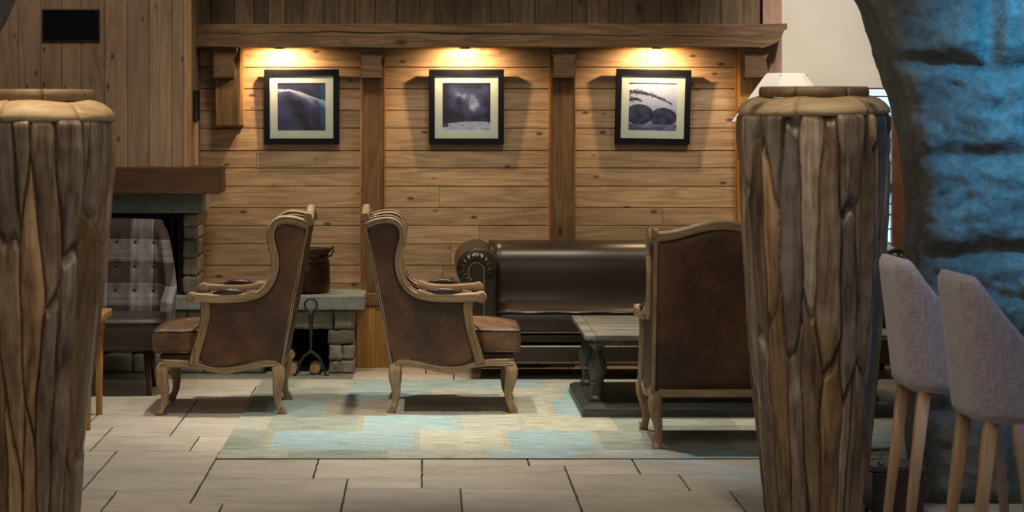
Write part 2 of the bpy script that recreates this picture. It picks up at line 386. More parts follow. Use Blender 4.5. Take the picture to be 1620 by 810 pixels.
def tube(bm, path, r, segs=8, up=(0, 0, 1)):
    rf = r if callable(r) else (lambda t: r)
    sweep(bm, path, lambda t: [(rf(t)*math.cos(2*PI*k/segs), rf(t)*math.sin(2*PI*k/segs)) for k in range(segs)], up)
def molding(w, h):
    """grooved frame moulding: width w in plane, h across; three ridges on the outer (+up) and inner faces"""
    o = []
    m = 14
    for k in range(m+1):
        a = -w/2+w*k/m; g = 0.0048*math.cos(k/m*2*PI*2.5)
        e = 1-(abs(2*k/m-1))**4*0.45
        o.append((a, h/2*e+g))
    for k in range(m+1):
        a = w/2-w*k/m; g = 0.0048*math.cos(k/m*2*PI*2.5)
        e = 1-(abs(2*k/m-1))**4*0.45
        o.append((a, -h/2*e-g))
    return o

# ================================================================== SETTING
# ---- floor: individual limestone slabs in one mesh over dark grout
random.seed(3)
R_ = []
R_ += [(-1.735, -1.265, 11.63, 12.10), (-1.265, -0.55, 11.31, 12.72), (-1.59, -1.265, 11.31, 11.63), (-1.59, -1.115, 10.82, 11.31), (-1.115, -0.55, 10.82, 11.31),
       (-2.2, -1.735, 11.63, 12.10), (-2.2, -1.59, 10.82, 11.63), (-2.2, -1.40, 12.10, 12.72), (-1.40, -1.265, 12.10, 12.72),
       (-1.46, -0.968, 9.72, 10.82), (-1.31, -0.968, 9.41, 9.72), (-2.2, -1.46, 9.72, 10.20), (-2.2, -1.46, 10.20, 10.82), (-2.2, -1.31, 9.0, 9.72),
       (-1.31, -0.83, 9.0, 9.41), (-0.83, -0.337, 9.0, 9.41), (-0.968, -0.49, 10.03, 10.56), (-0.968, -0.337, 9.41, 10.03), (-0.49, -0.01, 10.03, 10.82), (-0.968, -0.49, 10.56, 10.82),
       (-0.337, -0.01, 9.78, 10.03), (-0.337, 0.155, 9.0, 9.78), (0.155, 0.64, 9.0, 9.78), (-0.01, 0.64, 9.78, 10.38), (-0.01, 0.48, 10.38, 10.82), (0.48, 0.965, 10.38, 10.82),
       (0.64, 0.965, 10.14, 10.38), (0.64, 1.135, 9.71, 10.14), (0.965, 1.65, 10.14, 10.82), (1.135, 1.65, 9.71, 10.14), (0.64, 1.302, 9.0, 9.71), (1.302, 1.95, 9.0, 9.71), (1.65, 1.95, 9.71, 10.82)]
def fill_rows(x0, x1, y0, y1):
    y = y0
    while y < y1-0.01:
        h = min(random.choice((0.32, 0.45, 0.6)), y1-y)
        if y1-y-h < 0.2: h = y1-y
        x = x0-random.random()*0.5
        while x < x1:
            wd = random.choice((0.45, 0.6, 0.9)); a, b = max(x, x0), min(x+wd, x1)
            if b-a > 0.02: R_.append((a, b, y, y+h))
            x += wd
        y += h
fill_rows(-0.55, 1.95, 10.82, 12.72)
fill_rows(-4.6, -2.2, 9.0, 12.72); fill_rows(1.95, 4.4, 9.0, 12.72); fill_rows(-4.6, 4.4, 12.72, 14.6); fill_rows(-4.6, 4.4, 5.0, 9.0)
bm = B()
def slab(bm, x0, x1, y0, y1, z, g=0.0045, j=0.002):
    n = max(2, int(max(x1-x0, y1-y0)/0.04))
    pts = []
    cs = [(x0+g, y0+g*.6), (x1-g, y0+g*.6), (x1-g, y1-g*.6), (x0+g, y1-g*.6)]
    for i in range(4):
        (ax, ay), (bx, by) = cs[i], cs[(i+1) % 4]
        for k in range(n):
            t = k/n; jj = 0 if k == 0 else 1
            pts.append((ax+(bx-ax)*t+random.uniform(-j, j)*jj*(1 if i % 2 else 0), ay+(by-ay)*t+random.uniform(-j, j)*jj*(0 if i % 2 else 0.6)))
    top = [bm.verts.new((x, y, z)) for x, y in pts]; bot = [bm.verts.new((x, y, z-0.012)) for x, y in pts]
    bm.faces.new(top)
    for i in range(len(top)):
        j2 = (i+1) % len(top); bm.faces.new((top[i], top[j2], bot[j2], bot[i]))
for r in R_: slab(bm, *r, 0.0)
floor = struct('floor', bm, M['tile'], 'pale limestone slab floor with dark joints')
floor.data.materials.append(M['grout'])
bm = bmesh.new(); bm.from_mesh(floor.data)
vs = [bm.verts.new(p) for p in ((-4.8, 4.8, -0.009), (4.6, 4.8, -0.009), (4.6, 14.8, -0.009), (-4.8, 14.8, -0.009))]
f = bm.faces.new(vs); f.material_index = 1; bm.to_mesh(floor.data); bm.free()

# hearth slate strip in front of the fireplace (flush)
bm = B(); x = -3.0
while x < -0.43:
    x2 = min(x+random.uniform(0.35, 0.6), -0.43); slab(bm, x, x2, 13.66, 13.93, 0.004, 0.002); x = x2
struct('trim_1', bm, M['hearthfloor'], 'grey green slate strip in front of the fireplace')

# ---- back wall: horizontal pine boards in bays, one mesh
YW = 14.4
zj = [2.03]
for y in (106.5, 140.4, 174.8, 203, 238.5, 266, 295, 328.8, 357, 386, 420, 448.5, 480, 512, 545): zj.append(1.65-(y-165)*0.004)
zj.append(0.0)
random.seed(11)
bm = B()
for bx0, bx1 in ((-1.55, -0.33), (-0.33, 0.87), (0.87, 2.05)):
    for a, b in zip(zj, zj[1:]):
        cuts = [bx0, bx1]
        if random.random() < 0.12: cuts.insert(1, random.uniform(bx0+0.3, bx1-0.3))
        for c0, c1 in zip(cuts, cuts[1:]):
            d = random.uniform(0, 0.003)
            box(bm, c0+0.0008, c1-0.0008, YW-d, YW+0.03, b+0.0022, a-0.0022)
struct('wall_back', bm, M['wall_h'], 'horizontal pine board wall behind the pictures', bevel=0.002, bseg=1)
bm = B(); box(bm, -4.8, 2.26, YW+0.02, YW+0.12, 0, 3.6); struct('wall_back', bm, M['matt_black'], 'dark backing behind the boards')
# vertical boards above the beam
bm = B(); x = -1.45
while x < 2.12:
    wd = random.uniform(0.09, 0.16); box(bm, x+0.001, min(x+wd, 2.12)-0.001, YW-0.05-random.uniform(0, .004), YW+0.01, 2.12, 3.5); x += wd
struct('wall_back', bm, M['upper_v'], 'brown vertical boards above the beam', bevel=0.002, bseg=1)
# plaster wall to the right and the window in it
bm = B()
box(bm, 2.25, 2.62, YW, YW+0.12, 0, 3.6); box(bm, 2.62, 3.6, YW, YW+0.12, 1.755, 3.6); box(bm, 2.62, 3.6, YW, YW+0.12, 0, 0.72); box(bm, 3.10, 3.6, YW, YW+0.12, 0.72, 1.755)
struct('wall_back', bm, M['plaster'], 'cream plaster wall right of the boarded wall')
bm = B()
for a, b, c, d in ((2.62, 2.66, .72, 1.755), (2.955, 3.10, .0, 1.755), (2.66, 2.955, 0.72, 0.77), (2.66, 2.955, 1.745, 1.755), (2.66, 2.955, 1.09, 1.15)):
    box(bm, a, b, YW-0.03, YW+0.05, c, d)
win = struct('window_1', bm, M['redbrown'], 'narrow daylit window in the plaster wall', bevel=0.004)
bm = B(); box(bm, 2.60, 2.975, YW-0.07, YW+0.02, 0.70, 0.74); obj('window_sill', bm, M['plaster'], win)
bm = B()
for z in (0.86, 0.95, 1.02, 1.28, 1.42, 1.56, 1.70): box(bm, 2.66, 2.955, YW+0.005, YW+0.02, z-0.004, z+0.004)
for x in (2.81,): box(bm, x-0.004, x+0.004, YW+0.006, YW+0.019, 0.77, 1.745)
obj('glazing_bar', bm, M['black'], win)
bm = B(); box(bm, 2.66, 2.955, YW+0.025, YW+0.03, 0.77, 1.745); obj('window_glass', bm, M['daylight'], win)
# right-hand room walls behind the arch and left of it (simple, mostly unseen)
bm = B(); box(bm, 3.5, 3.6, 9.9, YW, 0, 3.6); struct('wall_right', bm, M['plaster2'], 'plaster side wall of the lounge')
bm = B(); box(bm, -4.7, -4.6, 9.9, YW, 0, 3.6); struct('wall_left', bm, M['plaster2'], 'plaster side wall at far left')

# ---- chimney breast of vertical boards
random.seed(5)
XB = -1.415; YB = 13.78; ZM = 1.272
bm = B()
jo = [XB-0.004, (290-671)/261.2, (272-671)/261.2, (236-671)/261.2, (202-671)/261.2, (166-671)/261.2, (128-671)/261.2, (98-671)/261.2, (64-671)/261.2, (29-671)/261.2, -2.58, -2.75, -2.9, -3.1, -3.3]
for a, b in zip(jo, jo[1:]): box(bm, b+0.001, a-0.001, YB-random.uniform(0, .002), YB+0.03, ZM-0.01, 3.5)
y = YB+0.03
while y < YW-0.01:
    y2 = min(y+0.12, YW); box(bm, XB-0.03, XB-random.uniform(0, .002), y+0.001, y2-0.001, ZM-0.01, 3.5); y = y2
struct('wall_left', bm, M['wall_v'], 'chimney breast clad in vertical pine boards', bevel=0.002, bseg=1)
bm = B(); box(bm, XB-0.012, XB+0.006, YB-0.004, YB+0.02, ZM, 3.5)
struct('trim_2', bm, M['gold_z'], 'golden corner strip of the chimney breast', bevel=0.003)
bm = B(); box(bm, -3.3, XB-0.03, YB+0.03, YW, ZM, 3.4)
struct('wall_left', bm, M['matt_black'], 'core of the chimney breast')

# ---- beam, posts, corbels
def rough_beam(x0, x1, y0, y1, z0, z1, nx, amp, seed, end_curve=False, crack=False):
    bm = B(); rings = []
    for i in range(nx+1):
        t = i/nx; x = x0+(x1-x0)*t
        r = []
        n = 6
        zb = z0
        if end_curve:
            u = (x-(x1-0.165))/0.165
            if u > 0:   # quarter-round carved end with a small lip
                zb = z0+0.112*(1-math.sqrt(max(0, 1-(u/0.88)**2))) if u < 0.88 else z1-0.034
                if u < 0.15: zb -= 0.006
        pts = []
        for k in range(n): pts.append((y0, zb+(z1-zb)*k/n))
        for k in range(n): pts.append((y0+(y1-y0)*k/n, z1))
        for k in range(n): pts.append((y1, z1-(z1-zb)*k/n))
        for k in range(n): pts.append((y1-(y1-y0)*k/n, zb))
        for yy, zz in pts:
            d = noise.noise(Vector((x*3+seed, yy*7, zz*9)))*amp
            e = noise.noise(Vector((x*3+seed+9, yy*7, zz*9)))*amp
            r.append((x, yy+d, zz+(e if yy < y1-0.01 else 0)))
        rings.append(r)
    ring_loft(bm, rings); return bm
bm = rough_beam(-1.60, 2.25, 14.10, 14.40, 2.004, 2.149, 240, 0.006, 2, True)
bmo = struct('trim_3', bm, M['beam_x'], 'long rough-hewn timber beam with a carved end', bevel=0.004, bseg=1)
# long drying crack along the beam front
def crack(path, wdt, name, lab):
    bm = B(); tube(bm, path, lambda t: wdt*(0.35+0.65*math.sin(PI*min(max(t, .02), .98))), 6)
    return struct(name, bm, M['matt_black'], lab)
cp = [(-1.45+3.55*k/40, 14.0985+noise.noise(Vector((k*.3, 5, 1)))*0.002, 2.085+0.012*noise.noise(Vector((k*0.35, 0, 0)))+0.012*math.sin(k*0.13)) for k in range(41)]
crack(cp, 0.0034, 'trim_4', 'long dark drying crack along the beam')
def zpost(x0, x1, y0, z0, z1, seed, mat='post_z'):
    bm = B(); rings = []
    nz = max(6, int((z1-z0)/0.05))
    for i in range(nz+1):
        z = z0+(z1-z0)*i/nz; r = []
        for (xx, yy) in [(x0, y0), (x0*.67+x1*.33, y0), (x0*.33+x1*.67, y0), (x1, y0), (x1, YW), (x0, YW)]:
            d = noise.noise(Vector((xx*8+seed, z*3, 1)))*0.004
            r.append((xx+(d if yy == y0 else 0), yy+(d if yy == y0 else 0), z))
        rings.append(r)
    ring_loft(bm, rings); return bm
for i, (a, b, y0, z0, mt) in enumerate(((-1.305, -1.152, 14.24, 1.515, 'post_z'), (-0.392, -0.258, 14.28, 0.47, 'gold_z'), (0.795, 0.948, 14.28, 0.0, 'post_z'), (1.978, 2.135, 14.28, 0.0, 'gold_z'))):
    struct('trim_%d' % (5+i), zpost(a, b, y0, z0, 2.03, i*3.1, mt), M[mt if i != 1 else 'post_z'], ['short timber post stub at the left of the wall', 'timber wall post left of the middle picture', 'timber wall post right of the middle picture', 'timber wall post at the right end of the boards'][i], bevel=0.004, bseg=2)
for i, (a, b) in enumerate(((-1.318, -1.178), (-0.398, -0.258), (0.800, 0.945), (1.99, 2.14))):
    # corbel: block with a notched, slightly hollowed right side
    bm = B()
    hh = 0.20
    poly = [(a, 2.02), (a+0.006, 2.02-hh*0.5), (a+0.004, 1.815), (b-0.004, 1.815), (b+0.002, 1.86), (b-0.012, 1.92), (b+0.012, 1.985), (b+0.012, 2.02)]
    prism(bm, poly, 'y', 14.16, YW)
    struct('trim_%d' % (9+i), bm, M['beam_x'], ['leftmost', 'second', 'third', 'rightmost'][i]+' timber corbel block under the beam', bevel=0.004)
# slim golden edge strips beside posts, and head strip under the beam
bm = B()
for x in (-1.150, -0.405, -0.253, 0.785, 1.966): box(bm, x, x+0.010, 14.375, YW+0.001, 0.47 if x > -1 else 1.52, 2.0)
box(bm, -1.15, 1.97, 14.385, YW, 1.992, 2.004)
struct('trim_13', bm, M['gold_z'], 'slim golden cover strips beside the posts')
bm = B(); box(bm, 2.135, 2.256, 14.35, YW+0.01, 0, 3.5); struct('trim_14', bm, M['red_z'], 'reddish vertical end board beside the plaster', bevel=0.003)
# wainscot below the middle post
bm = B(); box(bm, -0.425, -0.305, 14.25, YW, 0.0, 0.385); box(bm, -0.305, -0.20, 14.26, YW, 0.0, 0.385)
for z in (0.06, 0.19): box(bm, -0.20, 0.9, 14.33, YW, z, z+0.125)
struct('trim_15', bm, M['gold_z'], 'golden pine wainscot under the post', bevel=0.004)
bm = B(); box(bm, -0.415, 0.9, 14.235, YW, 0.388, 0.468); struct('trim_16', bm, M['beam_x'], 'brown dado rail under the post', bevel=0.005)
bm = B(); box(bm, -0.43, 3.5, 14.36, YW, 0.0, 0.055); struct('baseboard_back', bm, M['gold_x'], bevel=0.003)

# downlight fittings in the beam
for i, sx in enumerate((-0.905, 0.255, 1.455)):
    t = thing('recessed_spotlight', 'small recessed spotlight under the beam above the ' + ['left', 'middle', 'right'][i] + ' picture', 'light', (sx, 14.205, 2.0), 0, 'spotlights under the beam')
    bm = B(); lathe(bm, [(0.030, 0.004), (0.034, 0.0), (0.034, -0.004), (0.026, -0.005), (0.026, 0.004)], 24); obj('rim', bm, M['black'], t, True)
    bm = B(); lathe(bm, [(0.025, 0.003), (0.025, 0.0)], 24); obj('lens', bm, M['lampglass'], t)

# ================================================================== STONE ARCH (foreground opening)
def arch_wall():
    R = 2.015; cx = 0.04; zs = 1.19; yf = 9.43; th = 0.33
    S = []
    def add_seg(a, b, step):
        n = max(1, int((b-a)/step)); return [a+(b-a)*k/n for k in range(n)]
    Ltot = zs+PI*R+zs
    s_list = add_seg(0, zs+PI*R-1.9, 0.07)+add_seg(zs+PI*R-1.9, Ltot, 0.013)+[Ltot]
    v_list = [-th+th*k/22 for k in range(22)]+[1.3*(k/90) for k in range(91)]+[1.3+0.12*k for k in range(1, 16)]
    courses = [0, 0.36, 0.70, 1.04, 1.42, 1.80, 2.22, 2.6, 2.95, 3.35, 3.75, 4.1, 4.5]
    def relief(x, z):
        xw = x+0.05*noise.noise(Vector((x*3, z*3, 7))); zw = z+0.045*noise.noise(Vector((x*2.5, z*3, 2)))
        k = 0
        while k < len(courses)-2 and zw > courses[k+1]: k += 1
        a, b = courses[k], courses[k+1]
        rnd = random.Random(k*7+1); wd = rnd.uniform(0.35, 0.7) if b-a > 0.15 else rnd.uniform(0.5, 0.9); off = rnd.uniform(0, 1)
        c = (xw/wd+off) % 1.0; ci = math.floor(xw/wd+off)
        e = min(zw-a, b-zw, c*wd, (1-c)*wd)
        e = max(0, min(1, e/0.07))
        e = e*e*(3-2*e)
        blk = random.Random(ci*31+k*17).uniform(-0.02, 0.03)
        rr = noise.fractal(Vector((x*5, z*5, 3)), 1.0, 2.1, 6)*0.024+noise.turbulence(Vector((x*2.2, z*2.2, 1)), 4, True)*0.012
        ch = abs(noise.noise(Vector((x*9+z*4, z*11-x*3, 5))))*0.03
        return e*(0.034+blk*0.9)+rr+ch*e+0.008*noise.cell(Vector((x*4+2*noise.noise(Vector((x*2,z*2,0))), z*5+x*1.5, 3)))
    verts = []; ns, nv = len(s_list), len(v_list)
    for s in s_list:
        if s < zs: px, pz, dx, dz = cx-R, s, -1, 0
        elif s < zs+PI*R:
            a = PI-(s-zs)/R; px, pz, dx, dz = cx+R*math.cos(a), zs+R*math.sin(a), math.cos(a), math.sin(a)
        else: px, pz, dx, dz = cx+R, zs-(s-zs-PI*R), 1, 0
        for v in v_list:
            if v <= 0:
                y = yf-v; nz = noise.fractal(Vector((s*4, y*6, 9)), 0.9, 2, 5)*0.018+0.012*noise.noise(Vector((s*1.7, 0, 4)))
                k = 1 if v < -0.001 else 0.8
                verts.append((px+dx*nz*k, y-(0.02 if v > -0.02 else 0), pz+dz*nz*k))
            else:
                x, z = px+dx*v, pz+dz*v
                nz = noise.fractal(Vector((s*4, yf*6, 9)), 0.9, 2, 5)*0.018+0.012*noise.noise(Vector((s*1.7, 0, 4)))
                fd = max(0, 1-v/0.1)
                verts.append((x+dx*nz*fd, yf-0.02-relief(x, z)*min(1, v/0.035), max(z+dz*nz*fd, -0.005) if dz == 0 else z))
    faces = [(i*nv+j, i*nv+j+1, (i+1)*nv+j+1, (i+1)*nv+j) for i in range(ns-1) for j in range(nv-1)]
    me = bpy.data.meshes.new('wall_front'); me.from_pydata(verts, [], faces); me.materials.append(M['archstone']); me.shade_smooth()
    o = bpy.data.objects.new('wall_front', me); C.objects.link(o); o['kind'] = 'structure'; o['label'] = 'rough stone wall with a wide arched opening'
    return o
arch_wall()

# ================================================================== FIREPLACE
def blocks(rects, y0, y1, seed, amp=0.008):
    """rects of (x0,x1,z0,z1): each a rough stone with its own subdivided front/side faces"""
    bm = B(); rnd = random.Random(seed)
    for (x0, x1, z0, z1) in rects:
        g = 0.003; yo = y0+rnd.uniform(-0.01, 0.012)
        b2 = bmesh.new(); box(b2, x0+g, x1-g, yo, y1, z0+g, z1-g)
        bmesh.ops.bevel(b2, geom=b2.edges[:], offset=0.005, segments=2, affect='EDGES')
        bmesh.ops.subdivide_edges(b2, edges=[e for e in b2.edges if e.calc_length() > 0.03], cuts=5, use_grid_fill=True)
        o = Vector((rnd.random()*50, 0, 0))
        for v in b2.verts:
            n = noise.noise_vector(v.co*14+o)*amp+noise.noise_vector(v.co*40+o)*amp*0.4
            v.co += n*(1 if v.co.y < y1-0.02 else 0)
        me = bpy.data.meshes.new('t'); b2.to_mesh(me); b2.free(); bm.from_mesh(me); bpy.data.meshes.remove(me)
    return bm
fp = thing('fireplace', 'stone fireplace with granite ledge, dark firebox and log niche', 'fireplace', (0, 0, 0))
YF = 13.90
bl = [(-1.475, -1.388, .49, .60), (-1.475, -1.388, .60, .71), (-1.475, -1.388, .71, .82), (-1.475, -1.388, .82, .90), (-1.475, -1.388, .90, 0.985)]
obj('stone_pier', blocks(bl, YF, 14.36, 4), M['rubble'], fp, True)
bm = B(); box(bm, -2.75, -1.352, 13.84, 14.35, 0.988, 1.11)
obj('granite_lintel', bm, M['granite'], fp, bevel=0.006)
bm = B(); box(bm, -2.75, -2.3, YF, 14.36, 0.484, 0.988); obj('stone_pier', bm, M['rubble'], fp, bevel=0.01)
bm = B(); box(bm, -2.3, -1.475, 14.30, 14.36, 0.484, 0.988); box(bm, -1.50, -1.476, YF+0.03, 14.3, .484, .988)
obj('firebox', bm, M['matt_black'], fp)
bm = B()
for x in (-1.498, -1.545, -1.60, -2.27): box(bm, x-0.007, x+0.007, YF+0.02, YF+0.045, 0.49, 0.985)
box(bm, -2.28, -1.49, YF+0.02, YF+0.045, 0.955, 0.985)
obj('fire_door', bm, M['black'], fp, bevel=0.002)
bm = B(); box(bm, -3.0, -0.362, 13.85, YW-0.004, 0.398, 0.484); obj('granite_ledge', bm, M['granite'], fp, bevel=0.008)
rects = []
rnd = random.Random(9)
x = -3.0
for z0, z1 in ((0, .13), (.13, .27), (.27, .395)):      # rubble under the ledge, left of the niche
    x = -3.0
    while x < -0.98:
        x2 = min(x+rnd.uniform(.14, .3), -0.98)
        if -0.98-x2 < 0.08: x2 = -0.98
        rects.append((x, x2, z0, z1)); x = x2
rects += [(-0.98, -0.80, .275, .395), (-0.80, -0.555, .275, .395)]
rects += [(-0.585, -0.425, 0.0, .085), (-0.585, -0.50, .085, .185), (-0.50, -0.425, .085, .185), (-0.585, -0.425, .185, .275), (-0.552, -0.425, .275, .395)]
obj('stone_base', blocks(rects, YF, YW-0.03, 6), M['rubble'], fp, True)
bm = B(); box(bm, -0.98, -0.585, 14.33, YW-0.01, 0, .28); box(bm, -1.0, -0.97, 13.95, 14.33, 0, .28); obj('log_niche', bm, M['matt_black'], fp)
# mantel
bm = rough_beam(-3.2, -1.228, 13.62, 14.08, 1.113, 1.272, 40, 0.003, 7)
tag(obj('mantel_beam', bm, M['mantel'], bevel=0.004), 'thick dark brown timber mantel beam above the fireplace', 'mantel')

# vents / speakers on the chimney breast
def vent(name, label, w_, h_, loc, rz, n):
    t = thing(name, label, 'vent', loc, rz)
    bm = B()
    for a, b, c, d in ((-w_/2, w_/2, -h_/2, -h_/2+.012), (-w_/2, w_/2, h_/2-.012, h_/2), (-w_/2, -w_/2+.012, -h_/2+.012, h_/2-.012), (w_/2-.012, w_/2, -h_/2+.012, h_/2-.012)):
        box(bm, a, b, -0.012, 0, c, d)
    obj('frame', bm, M['black'], t, bevel=0.002)
    bm = B(); box(bm, -w_/2+.012, w_/2-.012, -0.004, 0, -h_/2+.012, h_/2-.012); obj('grille', bm, M['vent'], t)
    bm = B()
    for k in range(n):
        z = -h_/2+.02+(h_-.04)*k/(n-1); box(bm, -w_/2+.012, w_/2-.012, -0.0065, -0.004, z-.0012, z+.0012)
    obj('slats', bm, M['vent'], t)
vent('wall_vent', 'wide black rectangular vent high on the pine chimney breast', 0.35, 0.20, ((112.5-671)/261.2, YB-0.003, 1.65+(165-41)/261.2), 0, 14)
vent('wall_vent', 'small black vent on the side of the pine chimney breast', 0.30, 0.19, (XB+0.001, 14.08, 1.65+(165-167)/256), PI/2, 12)

# ================================================================== PICTURES
def paint(kind, n=84):
    """mesh grid with a colour per corner: monochrome blue mountain photographs"""
    def fbm(x, y, s=0, o=5): return noise.fractal(Vector((x, y, s)), 0.9, 2.1, o)
    D = (0.004, 0.006, 0.026); Mi = (0.045, 0.062, 0.20); Hh = (0.50, 0.60, 0.95)
    def ramp3(t):
        t = max(0, min(1, t)); a, b, u = (D, Mi, t*2) if t < 0.5 else (Mi, Hh, t*2-1)
        return tuple(a[i]+(b[i]-a[i])*u for i in range(3))
    def f(u, v):       # v up
        if kind == 0:
            ridge = 0.88-0.05*u-0.26*max(0, u-0.25)*1.1-0.03*fbm(u*3, 0)
            if v > ridge: t = 0.08+0.10*fbm(u*5, v*9, 3)+(0.1 if v > 0.93 else 0.12)
            else:
                d = ridge-v; t = 0.62*math.exp(-d*7)+0.30+0.16*fbm(u*4+v*2, v*4, 1)
                g = (u-0.18)-(0.75-v)*0.55
                t -= 0.33*math.exp(-((g-0.05)/0.14)**2)*(1 if d > 0.04 else 0)
                g2 = u-0.62-(0.38-v)*0.9
                t -= 0.22*math.exp(-((g2-0.03)/0.10)**2)*(v < 0.62)
                if u > 0.72 and v < 0.5 and d > 0.15: t -= 0.1
            c = ramp3(t)
            k = max(0, 1-abs(u-0.93)/0.07)*(v > .04); c = (c[0]*(1-.4*k), c[1]+0.04*k, c[2]+0.12*k)  # blue streak of a glass reflection painted into the print
            return c
        if kind == 1:
            if v < 0.17+0.05*math.sin(u*3)*u-0.06*(u-0.6)**2: return ramp3(0.80+0.15*fbm(u*6, v*18, 4)-(0.5 if u < 0.12 and v > 0.08 else 0))
            t = 0.04
            t += 0.62*math.exp(-(((u-0.33)/0.22)**2+((v-0.72)/0.17)**2))
            t += 0.58*math.exp(-(((u-0.66)/0.22)**2+((v-0.50)/0.24)**2))
            t += 0.20*math.exp(-(((u-0.75)/0.2)**2+((v-0.82)/0.1)**2))
            t -= 0.55*math.exp(-(((u-0.36)/0.09)**2+((v-0.64)/0.09)**2))
            t += 0.30*fbm(u*5, v*5, 2)*(t > 0.08)
            t *= 1-0.7*max(0, abs(u-0.55)-0.36)/0.1 if abs(u-.55) > .36 else 1
            return ramp3(t)
        t = 0.95-0.30*(1-v)+0.06*fbm(u*3, v*6, 6)
        def stone_(cu, cv, ru, rv): return ((u-cu)/ru)**2+((v-cv)/rv)**2
        for s in (stone_(0.22, 0.34, .30, .21), stone_(0.72, 0.28, .28, .20)):
            if s < 1: t = 0.22+0.30*fbm(u*8, v*8, 9)+0.5*max(0, v-0.40)-0.15*(s > .8)
        if v < 0.14: t = 0.52+0.15*fbm(u*4, v*15, 1)
        def branch(x0, x1, y0, y1, th):
            if x0 < u < x1:
                k = (u-x0)/(x1-x0); yy = y0+(y1-y0)*k**1.6
                return abs(v-yy-0.03*math.sin(k*3)) < th*(1-0.6*k)*(0.25+1.5*abs(fbm(u*30, v*34, 3)))
        if branch(0, .9, .80, .55, .075) or branch(0, .6, .985, .99, .045) or branch(0, .28, .64, .60, .07): t = 0.10
        return ramp3(t)
    bm = B(); lay = bm.loops.layers.float_color.new('Col')
    vs = [[bm.verts.new((-0.5+i/n, 0, -0.5+j/n)) for i in range(n+1)] for j in range(n+1)]
    for j in range(n):
        for i in range(n):
            fc = bm.faces.new((vs[j][i], vs[j][i+1], vs[j+1][i+1], vs[j+1][i]))
            for lp in fc.loops:
                c = f(lp.vert.co.x+0.5, lp.vert.co.z+0.5); lp[lay] = (max(0, c[0]), max(0, c[1]), max(0, c[2]), 1)
    return bm
M['art'] = attr_mat('printed photograph', rough=0.6, bmp=0, streak=(40, 40, 40), amt=0.1)
FW = 0.472; fb = 0.036; AW = 0.302
for i, (px, rot, lab) in enumerate(((477, 0, 'black square frame, blue misty mountain slope, left of the three pictures'), (738, 0, 'black square frame, dark storm cloud over snow, middle picture'), (1033, 1.05, 'black square frame, snowy boulders under fir branches, right picture'))):
    t = thing('framed_picture', lab, 'picture', ((px-671)*0.003983, 14.345, 1.634), 0, 'framed square photographs on the board wall')
    t.rotation_euler = (math.radians(4.6), math.radians(rot), 0)   # leans forward at the top
    bm = B(); h = FW/2
    for a, b, c, d in ((-h, h, -h, -h+fb), (-h, h, h-fb, h), (-h, -h+fb, -h+fb, h-fb), (h-fb, h, -h+fb, h-fb)): box(bm, a, b, -0.012, 0.02, c, d)
    bmesh.ops.remove_doubles(bm, verts=bm.verts[:], dist=1e-5)
    obj('frame', bm, M['frame'], t, bevel=0.0015)
    bm = B(); k = h-fb; q = AW/2
    for a, b, c, d in ((-k, k, -k, -q), (-k, k, q, k), (-k, -q, -q, q), (q, k, -q, q)): box(bm, a, b, 0.0, 0.004, c, d)
    obj('mount_board', bm, M['mat'], t)
    bm = paint(i)
    for v in bm.verts: v.co = Vector((v.co.x*AW*1.01, 0.0045, v.co.z*AW*1.01))
    obj('photograph', bm, M['art'], t)
    bm = B(); box(bm, -k, k, 0.006, 0.012, -k, k); obj('backing_board', bm, M['black'], t)
    bm = B(); box(bm, -k, k, -0.006, -0.005, -k, k); obj('glass_pane', bm, M['glass'], t)

